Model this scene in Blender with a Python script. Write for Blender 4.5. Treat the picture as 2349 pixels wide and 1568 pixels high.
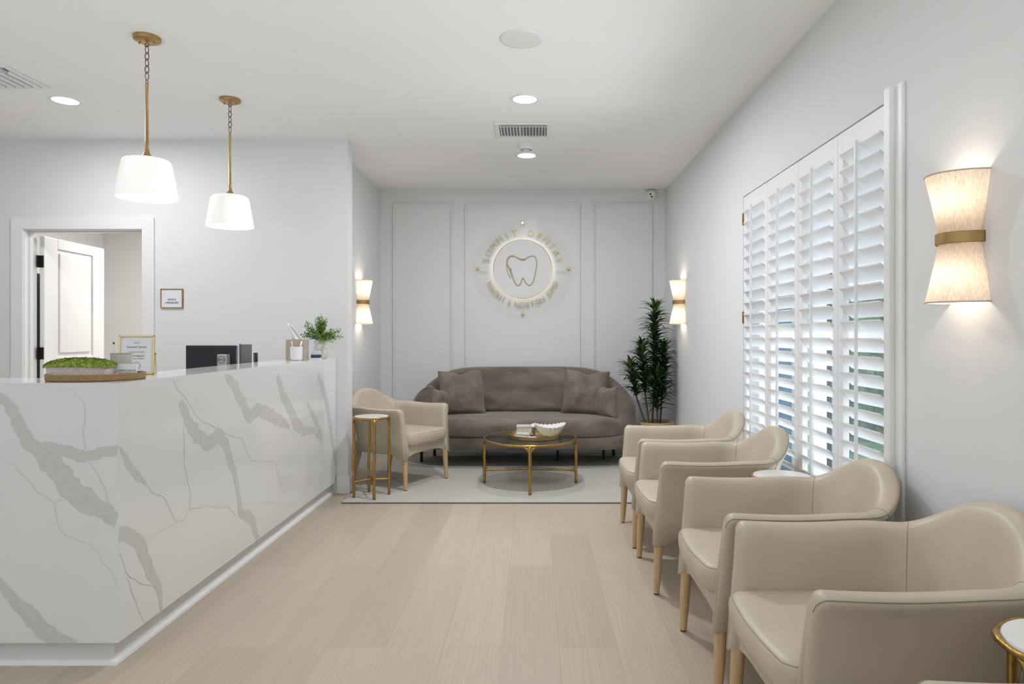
import bpy, math, random
from math import sin, cos, pi, radians as R
from mathutils import Vector, Matrix, noise as NZ
for o in list(bpy.data.objects): bpy.data.objects.remove(o, do_unlink=True)
sc = bpy.context.scene
COL = sc.collection
random.seed(7)
# ------------------------------------------------------------ camera, world, exposure
cam = bpy.data.cameras.new('camera'); co = bpy.data.objects.new('camera', cam); COL.objects.link(co)
cam.sensor_width = 36; cam.lens = 36*1560/2349
cam.shift_x = -(1226-1174.5)/2349; cam.shift_y = -(784-768)/2349
cam.clip_start = .02
co.location = (0, 0, 1.228); co.rotation_euler = (pi/2, 0, 0)
sc.camera = co
vs = sc.view_settings
vs.view_transform = 'Standard'; vs.look = 'None'; vs.gamma = 1; vs.use_curve_mapping = False
vs.exposure = 0.06
w = bpy.data.worlds.new('sky'); sc.world = w; w.use_nodes = True
wn = w.node_tree.nodes; wl = w.node_tree.links
bg = wn['Background']; bg.inputs[0].default_value = (.86, .93, 1, 1); bg.inputs[1].default_value = 1.0
HC = 2.74          # ceiling height
XR = 1.362         # right wall plane
YB = 7.10          # back wall plane
YW = 5.27          # reception wall plane
LW = (.965, 1, 1.04)
def area(name, loc, power, size, rot=(0, 0, 0), color=LW, shape='DISK', sy=None, spread=180):
    l = bpy.data.lights.new(name, 'AREA'); l.energy = power; l.shape = shape; l.size = size
    if sy: l.size_y = sy
    l.color = color; l.spread = R(spread)
    o = bpy.data.objects.new(name, l); COL.objects.link(o); o.location = loc; o.rotation_euler = rot
    return o
def point(name, loc, power, rad=.03, color=(1, .9, .78)):
    l = bpy.data.lights.new(name, 'POINT'); l.energy = power; l.shadow_soft_size = rad; l.color = color
    o = bpy.data.objects.new(name, l); COL.objects.link(o); o.location = loc
    return o
# lamp positions: seen recessed downlights, and more added unseen for extra light (x, y)
DL_SEEN = [(-.0615, 4.36), (-.066, 5.725), (-3.024, 4.384)]
DL_ADDED = [(-.06, 2.9), (-.06, 1.4), (-3.02, 2.9), (-3.02, 1.4)]
for (x, y), p in zip(DL_SEEN, (29, 10, 14)): area('downlight_lamp', (x, y, HC-.022), p, .14)
for (x, y), p in zip(DL_ADDED, (3, 3, 2, 2)): area('downlight_lamp', (x, y, HC-.022), p, .14)  # unseen downlights added along the rows for illumination
# weak unseen fill lamp added behind the camera, tilted up
area('rear_fill', (-1.9, -1.9, .75), 2, 6.2, rot=(R(90+50), 0, 0), color=(.92, .96, 1), shape='RECTANGLE', sy=1.3)
# strong unseen fill lamp added to throw light up onto the ceiling
area('ceiling_fill', (-1.9, -1.9, .35), 54, 6.2, rot=(R(90+48), 0, 0), color=(.96, .99, 1), shape='RECTANGLE', sy=.6, spread=75)
# lamp added outside the window, aimed up between the louvers to brighten the ceiling
area('window_fill', (XR+.75, 3.52, .45), 36, 1.8, rot=(0, R(90+42), 0), color=(.90, .95, 1), shape='RECTANGLE', sy=1.8, spread=100)
# ------------------------------------------------------------ materials
def mat(name, col, rough=.5, metal=0, var=.04, nscale=8, bump=0, bscale=60, stretch=None, emit=None, es=0, sheen=0, spec=.5, coat=0, trans=0, detail=3):
    m = bpy.data.materials.new(name); m.use_nodes = True
    n = m.node_tree.nodes; l = m.node_tree.links; b = n['Principled BSDF']
    b.inputs['Roughness'].default_value = rough; b.inputs['Metallic'].default_value = metal
    b.inputs['Specular IOR Level'].default_value = spec
    if sheen: b.inputs['Sheen Weight'].default_value = sheen; b.inputs['Sheen Roughness'].default_value = .4
    if coat: b.inputs['Coat Weight'].default_value = coat; b.inputs['Coat Roughness'].default_value = .08
    tc = n.new('ShaderNodeTexCoord'); mp = n.new('ShaderNodeMapping')
    if stretch: mp.inputs['Scale'].default_value = stretch
    l.new(tc.outputs['Object'], mp.inputs[0])
    nz = n.new('ShaderNodeTexNoise'); nz.inputs['Scale'].default_value = nscale; nz.inputs['Detail'].default_value = detail
    l.new(mp.outputs[0], nz.inputs[0])
    r = n.new('ShaderNodeMix'); r.data_type = 'RGBA'
    r.inputs[6].default_value = (*[max(0, c*(1-var)) for c in col], 1); r.inputs[7].default_value = (*[min(1, c*(1+var)) for c in col], 1)
    mr = n.new('ShaderNodeMapRange'); mr.inputs[1].default_value = .3; mr.inputs[2].default_value = .7
    l.new(nz.outputs[0], mr.inputs[0]); l.new(mr.outputs[0], r.inputs[0]); l.new(r.outputs[2], b.inputs['Base Color'])
    if bump:
        n2 = n.new('ShaderNodeTexNoise'); n2.inputs['Scale'].default_value = bscale; n2.inputs['Detail'].default_value = 3
        l.new(mp.outputs[0], n2.inputs[0])
        bp = n.new('ShaderNodeBump'); bp.inputs['Strength'].default_value = bump; bp.inputs['Distance'].default_value = .01
        l.new(n2.outputs[0], bp.inputs['Height']); l.new(bp.outputs[0], b.inputs['Normal'])
    if emit: b.inputs['Emission Color'].default_value = (*emit, 1); b.inputs['Emission Strength'].default_value = es
    return m
def see_through(name, col, clear, rough=.02):
    m = bpy.data.materials.new(name); m.use_nodes = True
    n = m.node_tree.nodes; l = m.node_tree.links
    b = n['Principled BSDF']; b.inputs['Base Color'].default_value = (*col, 1); b.inputs['Roughness'].default_value = rough
    nz = n.new('ShaderNodeTexNoise'); nz.inputs['Scale'].default_value = 3
    bp = n.new('ShaderNodeBump'); bp.inputs['Strength'].default_value = .01; l.new(nz.outputs[0], bp.inputs['Height']); l.new(bp.outputs[0], b.inputs['Normal'])
    t = n.new('ShaderNodeBsdfTransparent'); mx = n.new('ShaderNodeMixShader'); mx.inputs[0].default_value = clear
    l.new(b.outputs[0], mx.inputs[1]); l.new(t.outputs[0], mx.inputs[2]); l.new(mx.outputs[0], n['Material Output'].inputs[0])
    return m
WALLC = (.785, .785, .785)
M = dict(
 wall=mat('wall_paint', WALLC, .6, var=.008, nscale=2, bump=.02, bscale=150, spec=.3),
 ceil=mat('ceiling_paint', (.93, .93, .93), .8, var=.008, nscale=2, bump=.02, bscale=150, spec=.2),
 trim=mat('trim_paint', (.84, .84, .84), .35, var=.008, nscale=3),
 shutter=mat('shutter_paint', (.86, .87, .89), .35, var=.008, nscale=3),
 kick=mat('toe_kick_paint', (.74, .74, .73), .45, var=.01),
 quartz=mat('white_quartz', (.80, .80, .80), .12, var=.012, nscale=2.5, coat=.3),
 vein=mat('grey_quartz_vein', (.635, .63, .62), .14, var=.05, nscale=30, detail=6),
 veinthin=mat('fine_quartz_vein', (.68, .67, .65), .14, var=.05, nscale=30),
 brass=mat('aged_brass', (.42, .27, .085), .32, 1, var=.15, nscale=30, bump=.35, bscale=45),
 chainmetal=mat('bronze_chain', (.24, .17, .085), .35, 1, var=.1),
 satin=mat('satin_brass', (.43, .29, .12), .36, 1, var=.08, nscale=12),
 gold=mat('pale_gold', (.62, .50, .25), .3, 1, var=.08, nscale=12),
 goldleaf=mat('sign_gold', (.50, .43, .28), .4, .3, var=.06, nscale=12),
 leather=mat('cream_leather', (.53, .45, .35), .42, var=.055, nscale=5, bump=.08, bscale=220, detail=5),
 seam=mat('leather_seam', (.33, .27, .195), .6, var=.05),
 oak=mat('light_oak', (.58, .40, .22), .45, var=.14, nscale=14, stretch=(6, 6, .5), detail=5),
 glide=mat('dark_glide', (.05, .045, .04), .6),
 velvet=mat('taupe_velvet', (.178, .145, .117), .75, var=.36, nscale=6, stretch=(.6, 1, 1.5), sheen=.55, bump=.15, bscale=9, detail=4, spec=.2),  # strong colour mottling stands in for highlights on the velvet
 pillow=mat('taupe_pillow_velvet', (.195, .158, .128), .75, var=.30, nscale=8, sheen=.5, bump=.25, bscale=14, spec=.2),
 black=mat('black_plastic', (.012, .012, .014), .35),
 darkmet=mat('dark_metal', (.02, .018, .016), .4, .6),
 smoke=see_through('smoked_glass', (.035, .037, .034), .5, .03),
 pane=see_through('window_glass', (.8, .9, .95), .93, .02),
 acrylic=see_through('clear_acrylic', (.80, .80, .75), .93, .15),
 marble=mat('white_marble', (.82, .82, .81), .15, var=.03, nscale=7),
 speck=mat('speckled_cement', (.66, .60, .56), .8, var=.16, nscale=160, bump=.2, bscale=120),
 cork=mat('cork_wood', (.30, .185, .07), .65, var=.35, nscale=220, bump=.2, bscale=200),
 moss=mat('green_moss', (.27, .36, .045), .8, var=.5, nscale=60),
 mossdark=mat('dark_moss', (.12, .18, .025), .9, var=.4, nscale=60),  # darker green for blades mixed in at random
 ribbed=mat('ribbed_ceramic', (.56, .55, .50), .5, var=.04),
 white=mat('white_ceramic', (.83, .83, .82), .35, var=.02),
 paper=mat('white_paper', (.80, .82, .86), .6, var=.01),
 ink=mat('dark_ink', (.06, .065, .08), .6),
 goldink=mat('gold_ink', (.45, .36, .18), .5, .2),
 beige=mat('beige_lacquer', (.46, .38, .31), .25, var=.03),
 tissue=mat('tissue_paper', (.86, .86, .86), .8, var=.02),
 navy=mat('navy_card', (.03, .045, .12), .5),
 screen=mat('monitor_shell', (.015, .017, .024), .32, var=.1),
 silver=mat('silver_metal', (.50, .50, .50), .35, .7),
 leaf=mat('sprig_leaf', (.16, .27, .045), .5, var=.6, nscale=30),
 dleaf=mat('dark_plant_leaf', (.028, .065, .020), .38, var=.5, nscale=14),
 nleaf=mat('young_plant_leaf', (.10, .19, .03), .4, var=.4, nscale=14),
 cane=mat('plant_cane', (.10, .075, .05), .8, var=.3, nscale=40, bump=.4, bscale=80),
 basket=mat('tan_basket', (.42, .31, .18), .8, var=.2, nscale=60, bump=.6, bscale=90),
 soil=mat('soil', (.03, .022, .015), .95, var=.3, nscale=60, bump=.5, bscale=60),
 grille=mat('speaker_grille', (.42, .42, .42), .7, var=.04, nscale=300),
 ventdark=mat('vent_shadow_metal', (.28, .28, .275), .7),
 lens=mat('downlight_lens', (.9, .9, .9), .5, emit=(1, .985, .96), es=6),
 glassw=mat('opal_glass', (.86, .86, .85), .25, emit=(1, .985, .95), es=.34),
 pbulb=mat('pendant_bulb', (.9, .9, .9), .5, emit=(1, .95, .88), es=2.5),
 thread=None,
 halo=mat('led_strip', (.9, .9, .9), .5, emit=(1, .97, .86), es=4),
 bead=mat('wooden_bead', (.42, .31, .20), .6, var=.2, nscale=60),
 shell=mat('bone_white', (.80, .79, .76), .5, var=.04, nscale=20),
 stone=mat('carved_stone', (.60, .575, .54), .75, var=.12, nscale=60, bump=.8, bscale=55),
 tassel=mat('jute_tassel', (.38, .25, .13), .9, var=.3, nscale=80),
 grass=mat('outdoor_grass', (.10, .22, .045), .9, var=.5, nscale=3),
 hedge=mat('hedge_leaf', (.13, .27, .06), .7, var=.75, nscale=5, detail=6),
 stucco=mat('white_stucco', (.80, .82, .85), .8, var=.02),
 blue=mat('blue_siding', (.10, .22, .36), .5, var=.12, nscale=3),
 skyglass=mat('sky_reflect_glass', (.07, .20, .38), .15, var=.3, nscale=6),  # blue colour stands in for sky reflected in the window
 darkwin=mat('dark_window', (.012, .018, .035), .15),
)
def thread_mat():
    m = mat('string_shade', (.66, .58, .48), .8, var=.05, nscale=6)
    n = m.node_tree.nodes; l = m.node_tree.links; b = n['Principled BSDF']
    tc = n.new('ShaderNodeTexCoord'); mp = n.new('ShaderNodeMapping'); l.new(tc.outputs['Object'], mp.inputs[0])
    mp.inputs['Scale'].default_value = (260, 260, 1.6)
    nz = n.new('ShaderNodeTexNoise'); nz.inputs['Scale'].default_value = 1.5; nz.inputs['Detail'].default_value = 1.5; l.new(mp.outputs[0], nz.inputs[0])
    cr = n.new('ShaderNodeValToRGB'); cr.color_ramp.elements[0].position = .3; cr.color_ramp.elements[1].position = .7
    cr.color_ramp.elements[0].color = (.56, .47, .37, 1); cr.color_ramp.elements[1].color = (.76, .69, .60, 1)
    l.new(nz.outputs[0], cr.inputs[0]); l.new(cr.outputs[0], b.inputs['Base Color'])
    tr = n.new('ShaderNodeBsdfTranslucent'); l.new(cr.outputs[0], tr.inputs[0])
    mx = n.new('ShaderNodeMixShader'); mx.inputs[0].default_value = .3
    l.new(b.outputs[0], mx.inputs[1]); l.new(tr.outputs[0], mx.inputs[2]); l.new(mx.outputs[0], n['Material Output'].inputs[0])
    return m
M['thread'] = thread_mat()
def floor_mat():
    m = bpy.data.materials.new('oak_planks'); m.use_nodes = True
    n = m.node_tree.nodes; l = m.node_tree.links; b = n['Principled BSDF']; b.inputs['Roughness'].default_value = .38
    b.inputs['Specular IOR Level'].default_value = .4
    tc = n.new('ShaderNodeTexCoord'); mp = n.new('ShaderNodeMapping'); mp.inputs['Rotation'].default_value = (0, 0, pi/2)
    mp.inputs['Location'].default_value = (.62, -.097, 0)
    l.new(tc.outputs['Object'], mp.inputs[0])
    br = n.new('ShaderNodeTexBrick'); br.offset = .37; br.offset_frequency = 2; br.inputs['Scale'].default_value = 1
    br.inputs['Brick Width'].default_value = 1.5; br.inputs['Row Height'].default_value = .2275
    br.inputs['Mortar Size'].default_value = .0011; br.inputs['Mortar Smooth'].default_value = .2; br.inputs['Bias'].default_value = 0
    br.inputs['Color1'].default_value = (.495, .412, .322, 1); br.inputs['Color2'].default_value = (.56, .47, .375, 1)
    br.inputs['Mortar'].default_value = (.42, .34, .26, 1)
    l.new(mp.outputs[0], br.inputs[0])
    m2 = n.new('ShaderNodeMapping'); m2.inputs['Scale'].default_value = (14, .9, 1); l.new(tc.outputs['Object'], m2.inputs[0])
    nz = n.new('ShaderNodeTexNoise'); nz.inputs['Scale'].default_value = 2.5; nz.inputs['Detail'].default_value = 7; nz.inputs['Distortion'].default_value = .8
    l.new(m2.outputs[0], nz.inputs[0])
    m3 = n.new('ShaderNodeMapping'); m3.inputs['Scale'].default_value = (5, .55, 1); l.new(tc.outputs['Object'], m3.inputs[0])
    wv = n.new('ShaderNodeTexWave'); wv.inputs['Scale'].default_value = 3.2; wv.inputs['Distortion'].default_value = 9; wv.inputs['Detail'].default_value = 3; wv.inputs['Detail Scale'].default_value = .7
    l.new(m3.outputs[0], wv.inputs[0])
    a = n.new('ShaderNodeMath'); a.operation = 'MULTIPLY_ADD'; a.inputs[1].default_value = .30; l.new(wv.outputs['Fac'], a.inputs[0]); l.new(nz.outputs[0], a.inputs[2])
    cr = n.new('ShaderNodeMapRange'); cr.inputs[1].default_value = .35; cr.inputs[2].default_value = 1.0; cr.inputs[3].default_value = .92; cr.inputs[4].default_value = 1.05
    l.new(a.outputs[0], cr.inputs[0])
    mx = n.new('ShaderNodeMix'); mx.data_type = 'RGBA'; mx.blend_type = 'MULTIPLY'; mx.inputs[0].default_value = 1
    l.new(br.outputs[0], mx.inputs[6]); l.new(cr.outputs[0], mx.inputs[7]); l.new(mx.outputs[2], b.inputs['Base Color'])
    bp = n.new('ShaderNodeBump'); bp.inputs['Strength'].default_value = .06; bp.inputs['Distance'].default_value = .003
    l.new(a.outputs[0], bp.inputs['Height']); l.new(bp.outputs[0], b.inputs['Normal'])
    return m
def rug_mat():
    m = mat('woven_rug', (.53, .505, .465), .95, var=.09, nscale=16, stretch=(.35, 3.5, 1), bump=.4, bscale=120, detail=6, spec=.1)
    return m
def vc(name, col, **k): return mat(name, col, **k)
# ------------------------------------------------------------ mesh helpers
class MB:
    def __init__(s): s.v = []; s.f = []; s.m = []; s.cur = 0
    def add(s, vs_, fs, mi=None):
        k = len(s.v); s.v += [tuple(p) for p in vs_]
        for f in fs: s.f.append([i+k for i in f]); s.m.append(s.cur if mi is None else mi)
    def box(s, x0, y0, z0, x1, y1, z1, T=None):
        c = [(x0,y0,z0),(x1,y0,z0),(x1,y1,z0),(x0,y1,z0),(x0,y0,z1),(x1,y0,z1),(x1,y1,z1),(x0,y1,z1)]
        if T is not None: c = [T @ Vector(p) for p in c]
        s.add(c, [(0,3,2,1),(4,5,6,7),(0,1,5,4),(1,2,6,5),(2,3,7,6),(3,0,4,7)]); return s
    def tube(s, pts, r, seg=10, closed=False, caps=True, flat=1):
        pts = [Vector(p) for p in pts]; n = len(pts)
        rr = r if isinstance(r, (list, tuple)) else [r]*n
        rings = []; up = None
        for i, p in enumerate(pts):
            if closed: t = pts[(i+1) % n]-pts[i-1]
            else: t = pts[min(i+1, n-1)]-pts[max(i-1, 0)]
            if t.length < 1e-9: t = Vector((0,0,1))
            t.normalize()
            if up is None: up = Vector((0,0,1)) if abs(t.z) < .9 else Vector((1,0,0))
            a = t.cross(up)
            if a.length < 1e-6: a = t.cross(Vector((0,1,0)))
            a.normalize(); b = a.cross(t).normalized(); up = b
            rings.append([p+(a*cos(2*pi*k/seg)+b*sin(2*pi*k/seg)*flat)*rr[i] for k in range(seg)])
        vs_ = [q for g in rings for q in g]; fs = []
        for i in range(n if closed else n-1):
            j = (i+1) % n
            for k in range(seg):
                q = (k+1) % seg; fs.append((i*seg+k, i*seg+q, j*seg+q, j*seg+k))
        if not closed and caps: fs += [tuple(range(seg-1, -1, -1)), tuple(range((n-1)*seg, n*seg))]
        s.add(vs_, fs); return s
    def lathe(s, prof, c=(0,0,0), seg=32, sx=1, sy=1, a0=0, a1=2*pi, wob=None):
        full = abs(a1-a0-2*pi) < 1e-6; ns = seg if full else seg+1
        vs_ = []
        for r, z in prof:
            for k in range(ns):
                a = a0+(a1-a0)*k/seg; q = r*(wob(a, z) if wob else 1)
                vs_.append((c[0]+q*cos(a)*sx, c[1]+q*sin(a)*sy, c[2]+z))
        fs = []
        for i in range(len(prof)-1):
            for k in range(seg):
                q = (k+1) % ns if full else k+1
                fs.append((i*ns+k, i*ns+q, (i+1)*ns+q, (i+1)*ns+k))
        if full:
            if prof[0][0] > 1e-6: fs.append(tuple(range(seg-1, -1, -1)))
            if prof[-1][0] > 1e-6: fs.append(tuple(range((len(prof)-1)*ns, len(prof)*ns)))
        s.add(vs_, fs); return s
    def stack(s, outline, layers, dome=0):
        """outline: ccw xy list; layers: (z, inset)"""
        n = len(outline); P = [Vector(p) for p in outline]; N = []
        for i in range(n):
            t = P[(i+1) % n]-P[i-1]; N.append(Vector((t.y, -t.x)).normalized())
        c = sum(P, Vector((0,0)))/n; vs_ = []
        for z, ins in layers:
            for i in range(n):
                q = P[i]-N[i]*ins; vs_.append((q.x, q.y, z))
        fs = [(i*n+k, i*n+(k+1) % n, (i+1)*n+(k+1) % n, (i+1)*n+k) for i in range(len(layers)-1) for k in range(n)]
        fs.append(tuple(range(n-1, -1, -1)))
        L = len(layers)-1
        if dome:
            base = len(vs_); zt, ins = layers[-1]; rings = [.75, .5, .25]
            for q in rings:
                for k in range(n):
                    p = P[k]-N[k]*ins; p = c+(p-c)*q; vs_.append((p.x, p.y, zt+dome*(1-q*q)))
            vs_.append((c.x, c.y, zt+dome))
            prev = L*n
            for j in range(len(rings)):
                st = base+j*n
                for k in range(n): fs.append((prev+k, prev+(k+1) % n, st+(k+1) % n, st+k))
                prev = st
            for k in range(n): fs.append((prev+k, prev+(k+1) % n, len(vs_)-1))
        else: fs.append(tuple(range(L*n, (L+1)*n)))
        s.add(vs_, fs); return s
    def sphere(s, c, r, seg=12, rings=8, sc_=(1,1,1)):
        prof = [(max(1e-7, r*sin(pi*i/rings)), -r*cos(pi*i/rings)) for i in range(rings+1)]
        vs_ = []; fs = []
        for q, z in prof:
            for k in range(seg):
                a = 2*pi*k/seg; vs_.append((c[0]+q*cos(a)*sc_[0], c[1]+q*sin(a)*sc_[1], c[2]+z*sc_[2]))
        for i in range(rings):
            for k in range(seg): fs.append((i*seg+k, i*seg+(k+1) % seg, (i+1)*seg+(k+1) % seg, (i+1)*seg+k))
        s.add(vs_, fs); return s
    def grid(s, fn, nu, nv, closeu=False):
        vs_ = [fn(i/(nu if closeu else nu-1), j/(nv-1)) for i in range(nu) for j in range(nv)]; fs = []
        for i in range(nu if closeu else nu-1):
            for j in range(nv-1):
                a = i*nv+j; b = ((i+1) % nu)*nv+j; fs.append((a, b, b+1, a+1))
        s.add(vs_, fs); return s
    def xf(s, T): s.v = [tuple(T @ Vector(p)) for p in s.v]; return s
    def build(s, name, mats, parent=None, loc=None, smooth=False, bevel=0, subd=0, solid=0, bseg=2, ang=None, rot=None):
        me = bpy.data.meshes.new(name); me.from_pydata(s.v, [], s.f)
        if not isinstance(mats, (list, tuple)): mats = [mats]
        for m in mats: me.materials.append(m)
        me.polygons.foreach_set('material_index', s.m)
        if smooth:
            me.polygons.foreach_set('use_smooth', [True]*len(me.polygons))
            if ang: me.set_sharp_from_angle(angle=R(ang))
        me.update()
        o = bpy.data.objects.new(name, me); COL.objects.link(o)
        if parent: o.parent = parent
        if loc: o.location = loc
        if rot: o.rotation_euler = rot
        if solid:
            d = o.modifiers.new('thickness', 'SOLIDIFY'); d.thickness = solid; d.offset = 0
        if bevel:
            d = o.modifiers.new('bevel', 'BEVEL'); d.width = bevel; d.segments = bseg; d.limit_method = 'ANGLE'
        if subd:
            d = o.modifiers.new('subdivision', 'SUBSURF'); d.levels = subd; d.render_levels = subd
        return o
def tag(o, label, cat, group=None, kind=None):
    o['label'] = label; o['category'] = cat
    if group: o['group'] = group
    if kind: o['kind'] = kind
    return o
def thing(name, label, cat, loc=(0,0,0), rz=0, group=None):
    o = bpy.data.objects.new(name, None); COL.objects.link(o); o.location = loc; o.rotation_euler = (0, 0, rz); o.empty_display_size = .1
    return tag(o, label, cat, group)
def struct(o): o['kind'] = 'structure'; return o
def dup(root, loc, rz=None, label=None):
    def cp(o, par):
        c = o.copy(); COL.objects.link(c)
        if par: c.parent = par
        for ch in list(o.children): cp(ch, c)
        return c
    r = cp(root, None); r.location = loc
    if rz is not None: r.rotation_euler = (0, 0, rz)
    if label: r['label'] = label
    return r
def text_verts(body, size, extrude=.0008):
    cu = bpy.data.curves.new('lettering', 'FONT'); cu.body = body; cu.size = size; cu.extrude = extrude; cu.align_x = 'CENTER'; cu.resolution_u = 3
    o = bpy.data.objects.new('lettering_source', cu); COL.objects.link(o)
    dg = bpy.context.evaluated_depsgraph_get(); me = bpy.data.meshes.new_from_object(o.evaluated_get(dg))
    vs_ = [v.co.copy() for v in me.vertices]; fs = [tuple(p.vertices) for p in me.polygons]
    bpy.data.objects.remove(o); bpy.data.curves.remove(cu); bpy.data.meshes.remove(me)
    return vs_, fs
def add_text(mb, body, size, T, mi=None, extrude=.0008, bold=0):
    vs_, fs = text_verts(body, size, extrude); mb.add([T @ v for v in vs_], fs, mi)
FX = Matrix(((1,0,0,0),(0,0,-1,0),(0,1,0,0),(0,0,0,1)))   # text plane facing -y
# ------------------------------------------------------------ room shell
XL = -5.2; Y0 = -2.0
struct(MB().box(XL-.3, Y0, -.1, XR+.2, YB+1.4, 0).build('floor', floor_mat()))
struct(MB().box(XL-.3, Y0, HC, XR+.2, YB+1.4, HC+.1).build('ceiling', M['ceil']))
WY0, WY1, WZ0, WZ1 = 2.60, 4.436, .32, 2.13
b = MB().box(XR, Y0, 0, XR+.16, WY0, HC).box(XR, WY1, 0, XR+.16, YB+.1, HC).box(XR, WY0, 0, XR+.16, WY1, WZ0).box(XR, WY0, WZ1, XR+.16, WY1, HC)
struct(b.build('wall_right', M['wall']))
struct(MB().box(-1.607, YB, 0, XR, YB+.12, HC).build('wall_back', M['wall']))
struct(MB().box(-1.727, YW+.127, 0, -1.607, YB+.12, HC).build('wall_alcove_left', M['wall']))
DX0, DX1, DZ = -3.949, -3.04, 2.039
b = MB().box(XL, YW, 0, DX0-.02, YW+.127, HC).box(DX1+.02, YW, 0, -1.446, YW+.127, HC).box(DX0-.02, YW, DZ+.02, DX1+.02, YW+.127, HC)
struct(b.build('wall_reception', M['wall']))
struct(MB().box(XL-.12, Y0, 0, XL, YB+1.3, HC).build('wall_left', M['wall']))
struct(MB().box(XL, YB+1.1, 0, -1.727, YB+1.3, HC).build('wall_office_back', M['wall']))
struct(MB().box(XL, Y0, 0, -4.2, Y0+.12, HC).box(.6, Y0, 0, XR, Y0+.12, HC).box(-4.2, Y0, 2.15, .6, Y0+.12, HC).box(-1.9, Y0, 0, -1.7, Y0+.12, 2.15).build('wall_light_block', M['wall']))  # unseen wall added to let less light in from behind
# baseboards
BH = .14
def base(name, *bx):
    m = MB()
    for q in bx: m.box(*q)
    struct(m.build(name, M['trim'], bevel=.004))
base('baseboard_reception', (-1.53, YW-.015, 0, -1.446, YW, BH), (-1.446, YW-.015, 0, -1.431, YW+.127, BH), (DX1+.11, YW-.015, 0, -2.2, YW, BH))
base('baseboard_alcove_left', (-1.607, YW+.127, 0, -1.592, YB, BH))
base('baseboard_back', (-1.592, YB-.015, 0, XR-.015, YB, BH))
base('baseboard_right', (XR-.015, Y0, 0, XR, YB, BH))
# panel moulding on the back wall: a stepped picture-frame profile
def rect_mould(m, x0, x1, z0, z1, y, wd=.022, d=.012):
    m.box(x0, y-d, z0, x1, y, z0+wd).box(x0, y-d, z1-wd, x1, y, z1).box(x0, y-d, z0+wd, x0+wd, y, z1-wd).box(x1-wd, y-d, z0+wd, x1, y, z1-wd)
    w2 = wd*.45; d2 = d*1.5
    m.box(x0, y-d2, z0, x1, y-d, z0+w2).box(x0, y-d2, z1-w2, x1, y-d, z1).box(x0, y-d2, z0+w2, x0+w2, y-d, z1-w2).box(x1-w2, y-d2, z0+w2, x1, y-d, z1-w2)
for i, (a, c) in enumerate(((-1.475, -.856), (-.724, .478), (.614, 1.229))):
    m = MB(); rect_mould(m, a, c, .26, 2.603, YB); struct(m.build('trim_%d' % (i+1), M['wall'], bevel=.003))
# ------------------------------------------------------------ door to the office
m = MB(); cw = .098; y = YW
m.box(DX0-cw, y-.018, 0, DX0-.006, y, DZ+cw).box(DX1+.006, y-.018, 0, DX1+cw, y, DZ+cw).box(DX0-.006, y-.018, DZ+.006, DX1+.006, y, DZ+cw)
m.box(DX0-.0195, y-.002, 0, DX0, y+.129, DZ+.0195).box(DX1, y-.002, 0, DX1+.0195, y+.129, DZ+.0195).box(DX0, y-.002, DZ, DX1, y+.129, DZ+.0195)
m.box(DX0, y+.045, 0, DX0+.011, y+.08, DZ).box(DX0+.011, y+.045, DZ-.011, DX1, y+.08, DZ)
struct(m.build('trim_4', M['trim'], bevel=.003))
dr = bpy.data.objects.new('door_1', None); COL.objects.link(dr); dr.location = (DX0+.012, YW+.14, .01); dr.rotation_euler = (0, 0, R(92.0)); struct(dr)
def door_leaf():
    W, H, T = .80, 2.005, .036; m = MB(); st = .165
    rails = [(0, .20), (.86, 1.04), (1.92, H)]
    m.box(0, -T, 0, st, 0, H).box(W-st, -T, 0, W, 0, H)
    for a, c in rails: m.box(st, -T, a, W-st, 0, c)
    for a, c in ((.20, .86), (1.04, 1.92)):
        m.box(st, -T+.012, a, W-st, -.012, c)
        for f, g in ((-T+.001, -T+.012), (-.012, -.001)):
            k = .03
            m.box(st+k, min(f, g), a+k, W-st-k, max(f, g), c-k)
    return m
door_leaf().build('door_leaf', M['trim'], dr, bevel=.006)
for z in (.25, 1.025, 1.755):
    h = MB(); h.box(-.035, -.004, z, .006, .0, z+.095).box(-.004, -.034, z, -.0005, .0, z+.095).tube([(-.003, .006, z), (-.003, .006, z+.095)], .007, 8)
    h.build('hinge', M['black'], dr)
MB().tube([(.74, -.036, .96), (.74, -.08, .96), (.63, -.082, .96)], .010).build('door_handle', M['black'], dr)
area('office_ceiling_lamp', (-3.3, 6.8, HC-.03), 50, .5, color=(1, .97, .94))
# made-up dark cabinet added to give the dark hinge gap
t = thing('hinge_gap_filler', 'dark cabinet added to darken the gap behind the hinges of the office door', 'filler', (-4.45, 5.75, 0))
MB().box(-.25, -.30, 0, .25, .30, 1.75).build('body', mat('gap_filler_dark', (.05, .045, .042), .5), t, bevel=.004)
for k in range(4): MB().box(-.235, -.318, .05+k*.42, .235, -.30, .45+k*.42).build('filler_front', mat('gap_filler_front', (.07, .062, .058), .5), t, bevel=.003)
# ------------------------------------------------------------ window with glass
wd = bpy.data.objects.new('window_1', None); COL.objects.link(wd); wd.location = (XR+.11, (WY0+WY1)/2, WZ0); struct(wd)
hw = (WY1-WY0)/2; hh = WZ1-WZ0
m = MB(); f = .045
m.box(-.02, -hw, 0, .03, -hw+f, hh).box(-.02, hw-f, 0, .03, hw, hh).box(-.02, -hw+f, 0, .03, hw-f, f).box(-.02, -hw+f, hh-f, .03, hw-f, hh).box(-.02, -.025, f, .03, .025, hh-f).box(-.018, -hw+f, hh*.5-.02, .028, -.025, hh*.5+.02).box(-.018, .025, hh*.5-.02, .028, hw-f, hh*.5+.02)
m.build('window_frame', M['trim'], wd, bevel=.003)
MB().box(.004, -hw+f, f, .008, hw-f, hh-f).build('pane', M['pane'], wd)
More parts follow.
